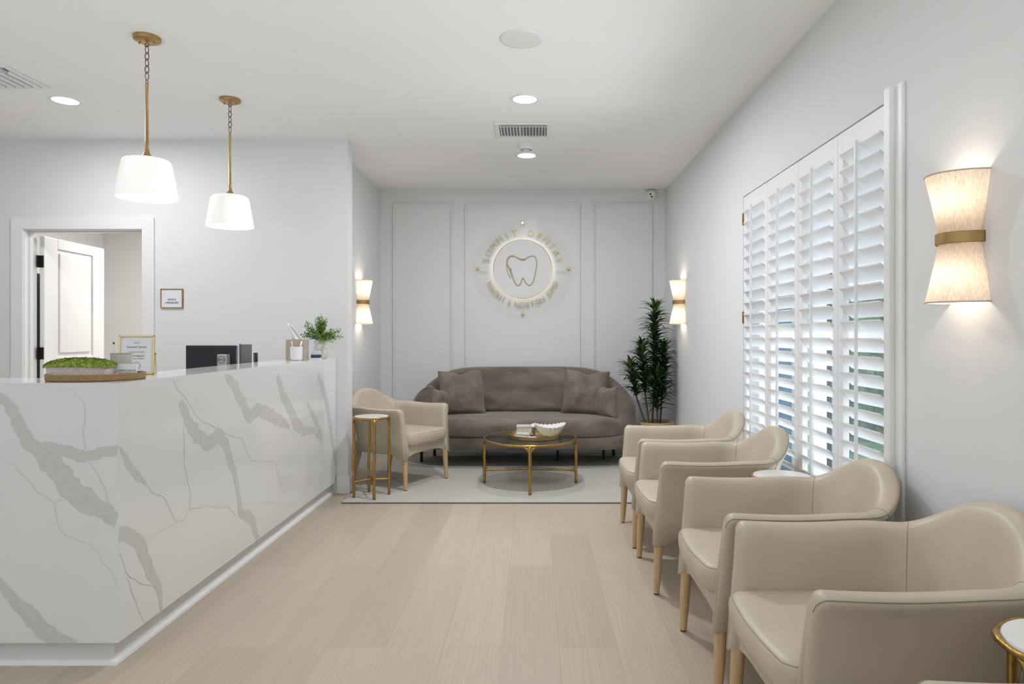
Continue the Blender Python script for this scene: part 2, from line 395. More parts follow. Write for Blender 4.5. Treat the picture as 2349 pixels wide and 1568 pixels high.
# casing round the shutters
m = MB()
for y0, y1, d in ((WY0-.055, WY0-.012, .034), (WY0-.105, WY0-.055, .014)): m.box(XR-d, y0, .24, XR, y1, WZ1+.03)
m.box(XR-.03, WY0-.055, .24, XR, WY1+.01, .30)
struct(m.build('trim_5', M['trim'], bevel=.003))
# ------------------------------------------------------------ plantation shutters: four hinged panels
PW = .459
def shutter(hinge_side, label):
    """local: x into the room is -x; panel spans y 0..PW, z 0..H"""
    H = 1.80; t = thing('shutter_panel', label, 'shutter', group='white plantation shutter panels across the window')
    st = .052; g = .0015; top = .098; bot = .098; T = .028
    MB().box(-T/2, g, 0, T/2, st, H).box(-T/2, PW-st, 0, T/2, PW-g, H).box(-T/2, st, 0, T/2, PW-st, bot).box(-T/2, st, H-top, T/2, PW-st, H).build('panel_frame', M['shutter'], t, bevel=.002)
    n = 22; sp = .0737; z0 = H-top-.030
    a = R(43)
    for k in range(n):
        z = z0-k*sp
        if z < bot+.03: break
        m = MB(); prof = [(-.0445, 0), (-.040, .0042), (0, .0062), (.040, .0042), (.0445, 0), (.040, -.0042), (0, -.0062), (-.040, -.0042)]
        vs_ = []
        for yy in (st+.002, PW-st-.002):
            for u, v in prof: vs_.append((u*cos(a)-v*sin(a)*-1*0+v*sin(a), yy, z-u*sin(a)+v*cos(a)))
        fs = [(i, (i+1) % 8, 8+(i+1) % 8, 8+i) for i in range(8)]+[tuple(range(7, -1, -1)), tuple(range(8, 16))]
        m.add(vs_, fs); m.build('louver', M['shutter'], t, smooth=True, ang=40)
    rx = -.0445*cos(a)-.008
    MB().box(rx-.006, PW/2-.0065, bot+.06, rx+.006, PW/2+.0065, H-top+.012).build('tilt_rod', M['shutter'], t, bevel=.002)
    hy = 0 if hinge_side < 0 else PW
    for z in (.28, .98, 1.62):
        if hinge_side: 
            m = MB().box(-T/2-.003, hy-.012, z, -T/2, hy+.012, z+.076).tube([(-T/2-.005, hy, z), (-T/2-.005, hy, z+.076)], .0045, 8)
            m.build('hinge', M['satin'], t)
    return t
for k, (hs, lab) in enumerate(((-1, 'white louvered shutter panel nearest the camera, beside the large wall light'), (0, 'white louvered shutter panel second from the camera, left of the nearest one'), (0, 'white louvered shutter panel third from the camera, just beyond the central join'), (1, 'white louvered shutter panel farthest from the camera, nearest the sofa'))):
    s_ = shutter(hs, lab); s_.location = (XR+.016, WY0+k*PW, WZ0+.004)
# ------------------------------------------------------------ reception desk with quartz panels
VEIN_FRONT = [[(-1.9871,1.011,0.0291),(-1.9435,0.9638,0.04),(-1.9109,0.9238,0.0436),(-1.8927,0.8693,0.0545),(-1.8636,0.8294,0.0581),(-1.8201,0.8039,0.0654),(-1.791,0.7604,0.0799),(-1.7619,0.7168,0.0872),(-1.7256,0.6659,0.0872),(-1.682,0.6223,0.0872),(-1.6312,0.5933,0.0726),(-1.5876,0.5788,0.0654),(-1.537,0.5315,0.0508)],[(-1.8164,0.817,0.0363),(-1.7329,0.8003,0.0436),(-1.6603,0.7822,0.0436),(-1.5949,0.8003,0.0363),(-1.537,0.8003,0.0436)],[(-1.9871,0.3318,0.0218),(-1.9435,0.2809,0.0363),(-1.9,0.2228,0.0545),(-1.8564,0.1792,0.0654),(-1.8055,0.1357,0.069),(-1.7547,0.103,0.0508),(-1.6893,0.094,0.0145)],[(-1.722,1.04,0.0035),(-1.6893,1.0073,0.0035),(-1.6675,0.9855,0.0035),(-1.6552,0.9347,0.0035),(-1.6603,0.8838,0.0035),(-1.6675,0.8403,0.0035),(-1.6617,0.8003,0.0035)],[(-1.9726,0.7894,0.0035),(-1.9218,0.7458,0.0035),(-1.8782,0.7022,0.0035),(-1.8273,0.6441,0.0035),(-1.7728,0.6151,0.0035),(-1.7656,0.557,0.0035),(-1.7402,0.4916,0.0035),(-1.682,0.4771,0.0035),(-1.6385,0.4553,0.0035),(-1.6021,0.4117,0.0035),(-1.5803,0.3681,0.0035),(-1.5389,0.31,0.0035)],[(-1.7728,0.6151,0.0035),(-1.7329,0.6223,0.0035)],[(-1.6385,0.7604,0.0035),(-1.6094,0.7095,0.0035),(-1.5803,0.6441,0.0035),(-1.5731,0.6006,0.0035)]]
VEIN_SIDE = [[(2.5163,0.8138,0.0073),(2.5588,0.7587,0.0296),(2.6219,0.694,0.0364),(2.6883,0.6416,0.0117)],[(2.51,0.4901,0.0436),(2.5837,0.4625,0.0523),(2.6613,0.4087,0.0578),(2.6951,0.3359,0.0507),(2.7438,0.2483,0.0437),(2.7841,0.1936,0.0338),(2.8047,0.0967,0.0162)],[(2.9578,0.9423,0.0342),(3.008,0.8591,0.0479),(3.0957,0.7767,0.0538),(3.1886,0.7216,0.0554),(3.3285,0.7331,0.053),(3.3923,0.6647,0.0471),(3.4812,0.519,0.0332),(3.5392,0.4047,0.0287),(3.563,0.2961,0.0371),(3.6866,0.2317,0.0427),(3.7518,0.1381,0.0326),(3.7919,0.094,0.0132)],[(3.3815,1.0384,0.0294),(3.4812,0.9723,0.0453),(3.587,0.8711,0.0415),(3.6612,0.7896,0.0445),(3.7784,0.8193,0.0459),(3.9469,0.7668,0.048),(4.1311,0.7094,0.0383),(4.2638,0.6434,0.0148)],[(4.0679,0.9881,0.0235),(4.1635,0.862,0.0434),(4.281,0.7525,0.0471),(4.369,0.6669,0.0531),(4.5564,0.5835,0.0316),(4.7607,0.5615,0.0248),(4.9377,0.4509,0.0114)],[(4.8255,0.9434,0.0279),(4.984,0.8043,0.0361),(5.0794,0.6345,0.0294),(5.1784,0.4131,0.027),(5.2553,0.2185,0.0228)],[(4.5959,0.7708,0.0053),(4.7607,0.6441,0.0303),(4.8922,0.5289,0.0212),(4.9377,0.4509,0.0086)],[(2.8933,1.0322,0.0035),(2.9578,0.9722,0.0035),(3.0252,0.927,0.0035),(3.0778,0.8683,0.0035),(3.1886,0.8139,0.0035),(3.3285,0.7668,0.0035),(3.4362,0.7171,0.0035),(3.575,0.6861,0.0035),(3.6487,0.5905,0.0035),(3.6739,0.5541,0.0035),(4.0369,0.4759,0.0035),(4.0679,0.3995,0.0035),(4.1964,0.2518,0.0035)],[(2.6883,0.6416,0.0035),(2.7297,0.593,0.0035),(2.8166,0.5647,0.0035),(2.8621,0.496,0.0035),(2.9092,0.4292,0.0035),(2.9911,0.411,0.0035),(3.0252,0.4543,0.0035),(3.2079,0.4215,0.0035),(3.4251,0.3619,0.0035),(3.5042,0.2912,0.0035)],[(2.9743,0.8202,0.0035),(2.9911,0.6361,0.0035),(3.0338,0.5398,0.0035),(3.0338,0.4521,0.0035)],[(2.9092,0.4292,0.0035),(2.8316,0.4218,0.0035),(2.7089,0.4137,0.0035)],[(2.5104,0.4334,0.0035),(2.5465,0.3703,0.0035),(2.5588,0.3292,0.0035),(2.6613,0.2546,0.0035),(2.7297,0.2257,0.0035)],[(2.5712,0.3099,0.0035),(2.609,0.2209,0.0035),(2.6747,0.1027,0.0035)]]

X0, Y1 = -1.537, 2.51; HT = 1.051; ZB = .092; CW = .29
dk = thing('reception_desk', 'L-shaped reception desk clad in white marble-look quartz with grey veins', 'desk', (X0, Y1, 0))
def veined(m, plane, mains):
    """slabs of vein laid into the face; plane 'f' (y = -e) or 's' (x = +e)"""
    rnd = random.Random(3)
    for li, ln in enumerate(mains):
        if plane == 's' and ln[0][2] != .0035: ln = [(u, z, q*.64*u/1.537) for u, z, q in ln]
        thin = ln[0][2] == .0035 and ln[-1][2] == .0035
        pts = []
        for i in range(len(ln)-1):
            (a, za, wa), (c, zc, wc) = ln[i], ln[i+1]; L = math.hypot(c-a, zc-za); n = max(2, int(L/(.018 if thin else .012)))
            for k in range(n):
                q = k/n; pts.append((a+(c-a)*q, za+(zc-za)*q, wa+(wc-wa)*q))
        pts.append(ln[-1])
        # smooth centre line
        for _ in range(3 if not thin else 1):
            pts = [pts[0]]+[tuple((pts[i-1][j]+2*pts[i][j]+pts[i+1][j])/4 for j in range(3)) for i in range(1, len(pts)-1)]+[pts[-1]]
        vs_ = []; e = .0004+.00006*li
        for i, (u, z, wd_) in enumerate(pts):
            p0 = pts[max(0, i-1)]; p1 = pts[min(len(pts)-1, i+1)]; tx, tz = p1[0]-p0[0], p1[1]-p0[1]; L = math.hypot(tx, tz) or 1; nx, nz = -tz/L, tx/L
            if thin:
                j = NZ.noise(Vector((u*22, z*22, li)))*.012; u2, z2 = u+nx*j, z+nz*j; A = B = .0011+.0007*abs(NZ.noise(Vector((u*9, z*9, 5))))
            else:
                u2, z2 = u, z; A = wd_/2*(1+.35*NZ.noise(Vector((u*30, z*30, 1)))+.22*NZ.noise(Vector((u*90, z*90, 2)))); B = wd_/2*(1+.35*NZ.noise(Vector((u*30, z*30, 8)))+.22*NZ.noise(Vector((u*90, z*90, 9))))
                wj = wd_*.25*NZ.noise(Vector((u*12, z*12, 4))); u2 += nx*wj; z2 += nz*wj
            for s2 in (A, -B):
                uu, zz = u2+nx*s2, min(HT-.003, max(ZB+.001, z2+nz*s2))
                if plane == 'f': uu = min(X0-.0005, uu); vs_.append((uu-X0, -e, zz))
                else: uu = max(Y1+.0005, min(YW-.003, uu)); vs_.append((e, uu-Y1, zz))
        fs = [(2*i, 2*i+1, 2*i+3, 2*i+2) for i in range(len(pts)-1)]
        if plane == 'f': fs = [f[::-1] for f in fs]
        m.add(vs_, fs, 2 if thin else 1)
DL = YW-Y1-.003
m = MB().box(-2.6, 0, ZB, 0, .02, HT-.002); veined(m, 'f', VEIN_FRONT); m.build('front_panel', [M['quartz'], M['vein'], M['veinthin']], dk)
m = MB().box(-.02, .02, ZB, 0, DL, HT-.002); veined(m, 's', VEIN_SIDE); m.build('side_panel', [M['quartz'], M['vein'], M['veinthin']], dk)
m = MB(); h = .02
m.add([(-2.6, 0, HT-h), (0, 0, HT-h), (0, DL, HT-h), (-CW, DL, HT-h), (-CW, CW, HT-h), (-2.6, CW, HT-h), (-2.6, 0, HT), (0, 0, HT), (0, DL, HT), (-CW, DL, HT), (-CW, CW, HT), (-2.6, CW, HT)],
      [(5,4,3,2,1,0), (6,7,8,9,10,11), (0,1,7,6), (1,2,8,7), (2,3,9,8), (3,4,10,9), (4,5,11,10), (5,0,6,11)])
m.v = [(x+.0006 if x > -.001 else x, y_-.0006 if y_ < .001 else y_, z) for x, y_, z in m.v]
m.build('countertop', M['quartz'], dk)
MB().box(-2.6, .022, ZB, -.022, CW-.01, HT-h-.001).box(-CW+.01, CW-.01, ZB, -.022, DL, HT-h-.001).build('carcass', M['kick'], dk)
MB().box(-2.6, .035, 0, -.035, CW-.02, ZB).box(-CW+.02, CW-.02, 0, -.035, DL, ZB).build('toe_kick', M['kick'], dk)
m = MB(); q = [(0, 0), (.019, 0), (.0175, .009), (.012, .0165), (.006, .019), (0, .019)]
vs_ = [(-2.6, .035-a, c) for a, c in q]+[(-.035+a, .035-a, c) for a, c in q]+[(-.035+a, DL, c) for a, c in q]
fs = [(i+j*6, i+6+j*6, (i+1) % 6+6+j*6, (i+1) % 6+j*6) for j in range(2) for i in range(6)]
m.add(vs_, fs); m.build('shoe_moulding', M['trim'], dk, smooth=True, ang=50)
MB().box(-CW-.62, CW, .72, -CW+.01, DL-.2, .75).box(-CW-.62, CW+.03, 0, -CW-.60, DL-.25, .72).build('work_surface', M['trim'], dk)
RZ0 = .0112
# ------------------------------------------------------------ armchair
def smooth01(t): t = max(0, min(1, t)); return t*t*(3-2*t)
def armchair(label):
    t = thing('armchair', label, 'chair', group='cream leather tub armchairs')
    W = .325; AX = .305; X0_ = -.06; RX = .345
    st = []      # (x, y, nx, ny, h, back)
    n1, n2 = 10, 36
    for i in range(n1): st.append((AX-(AX-X0_)*i/n1, -W, 0, -1, 0))
    for i in range(n2+1):
        a = pi*i/n2; e = .86
        cx, sy = cos(a), sin(a)
        x = X0_-(RX+X0_)*abs(sy)**e; y = -W*math.copysign(abs(cx)**e, cx)
        nx, ny = -sy/(RX+X0_), -cx/W; L = math.hypot(nx, ny); st.append((x, y, nx/L, ny/L, sin(a)))
    for i in range(1, n1+1): st.append((X0_+(AX-X0_)*i/n1, W, 0, 1, 0))
    def height(x, y, b):
        if b <= 0: return .632-.006*sin(pi*(x-X0_)/(AX-X0_))
        q = (math.asin(min(1, b))-R(20))/R(70)
        return .632+.124*smooth01(q)
    def prof(x, y, nx, ny, b, th=1.0, dz=0):
        h = height(x, y, b)-dz; fr = max(0, (x-.02)/(AX-.02))
        zb = .232+.04*smooth01((.29-x)/.10) if x > 0 else .272-.03*smooth01((-x-.1)/.2)
        bk = smooth01(b*1.2)
        P = [(-.062, zb+.004), (-.045, zb-.002), (-.030, zb+.006), (-.024, .36), (-.020, .47), (-.014, h-.075), (-.002, h-.034), (.004, h-.020), (.002, h-.009), (-.008, h-.001), (-.030, h+.004), (-.052, h-.003), (-.064, h-.016), (-.072, h-.05), (-.080, .50), (-.092, .40), (-.096, .33), (-.085, zb+.02)]
        out = []
        for o_, z in P:
            o_ = -.042+(o_+.042)*th
            zf = max(0, min(1, (h-z)/(h-.25)))
            o2 = o_-(.085*bk)*zf**1.2
            xs = .034*zf*smooth01(fr*1.4-.3)
            out.append((x+nx*o2+xs, y+ny*o2, z))
        return out
    rings = []
    caps = [(.026, .50, .036), (.0225, .70, .018), (.015, .87, .007), (.007, .96, .002)]
    for dx, th, dz in caps: s0 = st[0]; rings.append(prof(s0[0]+dx, s0[1], 0, -1, 0, th, dz))
    for s0 in st: rings.append(prof(*s0))
    for dx, th, dz in caps[::-1]: s0 = st[-1]; rings.append(prof(s0[0]+dx, s0[1], 0, 1, 0, th, dz))
    m = MB(); k = len(rings[0]); vs_ = [p for r in rings for p in r]
    fs = [(i*k+j, (i+1)*k+j, (i+1)*k+(j+1) % k, i*k+(j+1) % k) for i in range(len(rings)-1) for j in range(k)]
    fs += [tuple(range(k)), tuple(range(len(rings)*k-1, len(rings)*k-k-1, -1))]
    m.add(vs_, fs); m.build('shell', M['leather'], t, smooth=True)
    # seam along the outer top edge and two seams between back and arms
    pts = [tuple(Vector(r[8])+Vector((0, 0, .001))) for r in rings]
    m = MB().tube(pts, .0017, 6)
    for i in (4+n1+6, 4+n1+n2-6):
        m.tube([Vector(rings[i][j])+Vector((rings[i][j][0]-rings[i][13][0], rings[i][j][1]-rings[i][13][1], 0))*0 for j in range(2, 17)], .0014, 5)
    m.build('piping', M['seam'], t, smooth=True)
    # apron under the cushion with arched lower edge
    m = MB(); nn = 16; ys = [-.27+.54*i/nn for i in range(nn+1)]
    def xf_(y): return .352-.16*(y*y)
    vs_ = []
    for y in ys:
        zl = .235+.045*(1-(abs(y)/.27)**3)
        vs_ += [(xf_(y), y, .36), (xf_(y)-.004, y, zl), (xf_(y)-.03, y, zl), (xf_(y)-.04, y, .36)]
    fs = [(i*4+j, i*4+(j+1) % 4, (i+1)*4+(j+1) % 4, (i+1)*4+j) for i in range(nn) for j in range(4)]+[(3,2,1,0), tuple(nn*4+j for j in range(4))]
    m.add(vs_, fs)
    m.box(-.22, -.26, .27, .33, .26, .345)
    m.build('apron', M['leather'], t, smooth=True, ang=40)
    # cushion
    ol = []
    hw_ = .247
    for i in range(13):
        y = -hw_+.03+(2*hw_-.06)*i/12; ol.append((.392-.35*y*y*1.0, y))
    ol += [(.352, hw_-.006), (.33, hw_), (.18, hw_+.002), (.05, hw_)]
    for i in range(1, 14):
        a = pi*i/14; ol.append((-.02-.20*sin(a)**.8, hw_*cos(a)))
    ol += [(.05, -hw_), (.18, -hw_-.002), (.33, -hw_), (.352, -hw_+.006)]
    m = MB().stack(ol, [(.340, .03), (.343, .014), (.352, .004), (.37, -.001), (.40, -.003), (.420, 0), (.428, .004), (.434, .010), (.438, .02), (.441, .04)], dome=.012)
    m.build('seat_cushion', M['leather'], t, smooth=True)
    N = len(ol); P = [Vector(p) for p in ol]; sp_ = []
    for i in range(N):
        tt = P[(i+1) % N]-P[i-1]; nn_ = Vector((tt.y, -tt.x)).normalized(); q = P[i]-nn_*.0045; sp_.append((q.x, q.y, .4295))
    MB().tube(sp_, .0013, 5, closed=True).build('cushion_seam', M['seam'], t, smooth=True)
    for x, y, dx, dy in ((.335, -.262, .012, -.004), (.335, .262, .012, .004), (-.20, -.20, -.06, -.035), (-.20, .20, -.06, .035)):
        l = MB().tube([(x-.005, y, .285), (x, y, .24), (x+dx*.5, y+dy*.5, .12), (x+dx, y+dy, .006)], [.0225, .022, .0195, .0145], 16).build('leg', M['oak'], t, smooth=True, ang=50)
        MB().lathe([(.012, 0), (.013, .006)], (x+dx, y+dy, 0), 14).build('glide', M['glide'], l)
    return t
ch = armchair('cream leather armchair third from the sofa, beside the near end of the shutters')
ch.location = (.965, 2.56, 0); ch.rotation_euler = (0, 0, pi)
dup(ch, (.925, 4.19, 0), pi, 'cream leather armchair in the right-hand row, nearest to the sofa and potted plant')
dup(ch, (.925, 3.491, 0), pi, 'cream leather armchair in the right-hand row, second from the sofa, beside the small white-topped table')
dup(ch, (.975, 1.875, 0), pi, 'largest cream leather armchair in the foreground at lower right, fourth from the sofa')
dup(ch, (.985, .86, 0), pi, 'cream leather armchair cut off by the bottom right corner, only an arm top showing')
dup(ch, (-1.182, 5.72, RZ0), R(-29), 'cream leather armchair on the left, half behind the brass side table and wall end')
# ------------------------------------------------------------ hammered brass side tables
def wob_line(a, c, r, n=10, seed=0, amp=.0035):
    rn = random.Random(seed); a = Vector(a); c = Vector(c); pts = []; rs = []
    for i in range(n+1):
        q = i/n; j = Vector((rn.uniform(-1, 1), rn.uniform(-1, 1), rn.uniform(-.3, .3)))*amp*(0 if i in (0, n) else 1)
        pts.append(a.lerp(c, q)+j); rs.append(r*(1+rn.uniform(-.14, .14)))
    return pts, rs
def side_table(label, angs=(22, 111, 205, 292)):
    t = thing('side_table', label, 'table', group='small round brass side tables')
    Rr = .132; H = .602
    pts = []; rs = []
    for i in range(48):
        a = 2*pi*i/48; pts.append((Rr*cos(a), Rr*sin(a), H-.006+.0015*sin(5*a))); rs.append(.0085+.0012*sin(7*a+1))
    MB().tube(pts, rs, 8, closed=True).build('rim', M['brass'], t, smooth=True)
    MB().lathe([(.118, -.012), (.1245, -.010), (.1245, .001), (.122, .004), (.0001, .004)], (0, 0, H), 48).build('marble_top', M['marble'], t, smooth=True, ang=40)
    for k, a in enumerate(angs):
        x, y = Rr*cos(R(a)), Rr*sin(R(a))
        p, r = wob_line((x, y, 0), (x, y, H-.008), .0108, 14, k)
        m = MB().tube(p, r, 8)
        for s_ in (-1, 1):   # flare into the rim
            a2 = R(a)+s_*.24; m.tube([(x, y, H-.05), (Rr*cos(R(a)+s_*.09), Rr*sin(R(a)+s_*.09), H-.02), (Rr*cos(a2), Rr*sin(a2), H-.007)], [.007, .0085, .006], 6)
        p, r = wob_line((x, y, .118), (0, 0, .128), .0062, 5, k+9, .003)
        r[0] = .011; r[1] = .0085; m.tube(p, r, 8)
        m.build('leg', M['brass'], t, smooth=True)
    return t
s1 = side_table('tall brass side table with round white top at the wall end by the desk'); s1.location = (-1.234, 5.147, RZ0)
dup(s1, (1.10, 3.02, 0), R(30), 'small white-topped table between the second and third right-hand armchairs')
dup(s1, (1.09, 1.372, 0), R(-4), 'brass side table with white top cut off at the lower right edge')
# ------------------------------------------------------------ coffee table
ct = thing('coffee_table', 'round smoked glass coffee table with hammered brass frame on the rug', 'table', (-.035, 5.60, .012))
ax_, ay_ = .3766, .425; H = .372
MB().tube([(ax_*cos(2*pi*i/72), ay_*sin(2*pi*i/72), H-.004) for i in range(72)], [.0105+.001*sin(i*1.3) for i in range(72)], 8, closed=True).build('rim', M['brass'], ct, smooth=True)
MB().lathe([(.985, -.004), (.985, .004), (.0001, .004)], (0, 0, H-.001), 72, sx=ax_, sy=ay_).build('glass_top', M['smoke'], ct)
m2 = []
for k, a in enumerate((0, 90, 180, 270)):
    x, y = ax_*cos(R(a)), ay_*sin(R(a))
    p, r = wob_line((x, y, 0), (x, y, H-.006), .0135, 12, k+30, .0015)
    r = [.0115+.003*i/12 for i in range(13)]
    m = MB().tube(p, r, 10)
    for s_ in (-1, 1):
        pt = lambda d, z: (ax_*cos(R(a)+s_*d), ay_*sin(R(a)+s_*d), z)
        m.tube([(x, y, H-.06), pt(.04, H-.028), pt(.13, H-.008)], [.009, .012, .006], 8)
    m.build('leg', M['brass'], ct, smooth=True)
for a in (0, 90):
    x, y = ax_*cos(R(a)), ay_*sin(R(a)); p, r = wob_line((x, y, .108), (-x, -y, .108), .0078, 16, a+3, .002); r[0] = r[-1] = .017; r[1] = r[-2] = .0095
    MB().tube(p, r, 8).build('stretcher', M['brass'], ct, smooth=True)
# tray and ornaments on the coffee table
ZT = .012+H+.004; tx, ty = .0, 5.60
m = MB().lathe([(.0001, 0), (.212, 0), (.219, .003), (.2215, .03), (.2185, .030), (.214, .006), (.0001, .006)], (0, 0, 0), 64)
tag(m.build('decorative_tray', M['gold'], loc=(tx, ty, ZT), smooth=True, ang=40), 'round gold tray on the smoked glass coffee table', 'tray')
ZI = ZT+.0065
bowl = MB()
def fan(u, v):
    a = u*2*pi; rib = .5+.5*cos(a*22); q = v
    r = (.028+.082*q**.75)*(1+(.05+.10*q)*rib); z = .004+.090*q**1.35+.007*q*q*rib+.012*q*q*cos(2*a)
    return (r*cos(a)*1.05, r*sin(a)*.85, z)
bowl.grid(fan, 176, 14, True); bowl.lathe([(.0001, .004), (.031, .004)], (0, 0, 0), 24)
tag(bowl.build('ribbed_bowl', M['shell'], loc=(.125, 5.585, ZI), smooth=True, solid=.006, rot=(0, 0, R(10))), 'white ribbed clam-shell bowl on the gold tray', 'bowl')
bx = thing('carved_box', 'pale carved stone box at the back left of the gold tray', 'box', (-.085, 5.68, ZI))
MB().box(-.062, -.04, 0, .062, .04, .062).build('body', M['stone'], bx, bevel=.003)
MB().box(-.065, -.043, .0625, .065, .043, .082).build('lid', M['stone'], bx, bevel=.005)
for i, (x, y, z, sx, sy, sz, rz, lab) in enumerate(((-.10, 5.515, 0, .13, .07, .022, 6, 'lower white stone slab of the small stack at the front of the gold tray'), (-.095, 5.515, .0225, .115, .06, .02, -8, 'upper white stone slab of the small stack at the front of the gold tray'), (-.018, 5.475, 0, .07, .04, .014, 25, 'thin flat white stone lying in front of the shell bowl on the gold tray'))):
    m = MB(); m.stack([(sx/2*math.copysign(abs(cos(a))**.5, cos(a)), sy/2*math.copysign(abs(sin(a))**.5, sin(a))) for a in [2*pi*k/28 for k in range(28)]], [(0, .004), (.004, 0), (sz*.6, 0), (sz, .005)])
    tag(m.build('stone_slab', M['stone' if i < 2 else 'shell'], loc=(x, y, ZI+z), smooth=True, ang=50, rot=(0, 0, R(rz))), lab, 'ornament', 'small pale stones on the gold tray')
gl = thing('knotted_garland', 'white knotted coral-like ornament with brown jute tassel beside the shell bowl', 'ornament', (-.004, 5.645, ZI))
m = MB()
for k in range(9):
    a = k*2.4; m.sphere((.014*cos(a), .012*sin(a), .080+.008*sin(k*1.7)), .015, 10, 7, (1, .8, .7))
m.build('knot', M['shell'], gl, smooth=True)
m = MB(); rn = random.Random(5)
for k in range(34):
    a = rn.uniform(0, 2*pi); q = rn.uniform(.3, 1)
    m.tube([(.004*cos(a), .004*sin(a), .076), (.016*q*cos(a)-.006, .012*q*sin(a), .045), (.024*q*cos(a)-.012, .02*q*sin(a), .002)], .0014, 5)
m.build('tassel', M['tassel'], gl, smooth=True)
m = MB()
for k in range(12): m.sphere((-.012-.004*k*.6, -.02+.002*k, .012+.004*sin(k)), .008, 8, 6)
m.build('beads', M['bead'], gl, smooth=True)
# ------------------------------------------------------------ rug
RZ = .011
m = MB().box(-1.407, 4.955, .0005, .95, 6.86, RZ)
rg = m.build('rug', rug_mat(), bevel=.003); tag(rg, 'large pale greige rug under the sofa and coffee table', 'rug')
MB().box(-1.407, 4.951, .0005, .95, 4.955, RZ-.001).build('bound_edge', mat('rug_binding', (.16, .14, .12), .9), rg)
# ------------------------------------------------------------ sofa
SX, SY = -.105, 6.60
sf = thing('sofa', 'curved taupe velvet sofa against the panelled back wall', 'sofa', (SX, SY, RZ))
def se(a, rx, ry, e): return (rx*math.copysign(abs(cos(a))**e, cos(a)), ry*math.copysign(abs(sin(a))**e, sin(a)))
def upath(n=90):
    P = []
    for i in range(n+1):
        a = R(-40)+R(260)*i/n
        x, y = se(a, 1.075, .44 if sin(a) >= 0 else .40, .78); P.append(Vector((x, y-.02)))
    return P
def sofa_h(x, y):
    h = .895-.30*(abs(x)/1.075)**6
    if y < -.02: h -= .03*smooth01((-.02-y)/.25)
    return h
P = upath(); m = MB(); rings = []
NP = len(P)
for i, p in enumerate(P):
    t_ = (P[min(i+1, NP-1)]-P[max(i-1, 0)]).normalized(); n_ = Vector((t_.y, -t_.x))
    h = sofa_h(p.x, p.y); e = min(i, NP-1-i); th = 1 if e > 3 else (.35, .7, .88, .96)[e]; dz = 0 if e > 3 else (.045, .018, .007, .002)[e]
    bk = smooth01((p.y+.05)/.35); zb = .175
    pr = [(-.13, zb), (-.02, zb), (0, zb+.02), (.006, .34), (.006, h-.12), (.002, h-.05), (-.012, h-.016), (-.04, h), (-.08, h-.001), (-.115, h-.016), (-.135, h-.05), (-.148-.02*bk, h-.15), (-.155-.06*bk, .45), (-.155-.06*bk, .30)]
    r = []
    for o_, z in pr:
        o_ = -.07+(o_+.07)*th; z = z if z < .32 else z-dz; q = p+n_*o_; r.append((q.x, q.y, z))
    rings.append(r)
k = len(rings[0]); fs = [(i*k+j, (i+1)*k+j, (i+1)*k+(j+1) % k, i*k+(j+1) % k) for i in range(NP-1) for j in range(k)]+[tuple(range(k)), tuple(range(NP*k-1, NP*k-k-1, -1))]
m.add([q for r in rings for q in r], fs); m.build('back_and_arms', M['velvet'], sf, smooth=True)
MB().tube([Vector(r[6])+Vector((0, 0, .002)) for r in rings], .0035, 6).build('piping', M['velvet'], sf, smooth=True)
def seat_outline(rx, fy, by=.30, e=.55, n=80):
    ol = []
    for i in range(n):
        a = 2*pi*i/n; x, y = se(a, rx, 1, e); y = y*(by if y > 0 else -fy); ol.append((x, y))
    return ol
MB().stack(seat_outline(.985, -.415, e=.42), [(.165, .02), (.172, .006), (.185, 0), (.27, 0), (.282, .006), (.286, .014)]).build('base', M['velvet'], sf, smooth=True, ang=60)
MB().stack(seat_outline(.925, -.432, e=.40), [(.287, .02), (.292, .006), (.305, -.002), (.36, -.008), (.40, -.006), (.425, .006), (.441, .025), (.449, .05), (.452, .08)], dome=.012).build('seat_cushion', M['velvet'], sf, smooth=True)
# centre back cushion following the curved back
m = MB()
def bc(u, v):
    a = R(90)+R(62)*(u-.5)*-1.9; 
    x = -.56+1.12*u; yb = .245-.10*(abs(x)/.9)**2
    vv = v*2*pi; ed = (1-abs(2*u-1)**8)**.5
    th = .075*ed+.004; zz = .455+.185*(1-cos(vv)*(1 if True else 1)*math.copysign(1, 1))/1
    cz = .455+.40*.5*(1-math.copysign(abs(cos(vv))**.55, cos(vv)))
    cy = yb-.02-th*math.copysign(abs(sin(vv))**.7, sin(vv)) + .10*((cz-.455)/.4)
    w_ = .022*NZ.noise(Vector((x*2.4, cz*14+x*3, 3)))+.010*NZ.noise(Vector((x*7, cz*22, 7)))
    return (x*(1-.03*((cz-.65)/.2)**2), cy-w_*(1 if sin(vv) > 0 else 0)*ed, cz)
m.grid(bc, 60, 41); m.build('back_cushion', M['velvet'], sf, smooth=True)
for x, y in ((-.37, -.02), (.33, -.02), (.78, .05), (-.98, -.06), (-.9, .25), (.9, .25)):
    MB().box(x-.013, y-.013, 0, x+.013, y+.013, .175).build('leg', M['darkmet'], sf, bevel=.002)
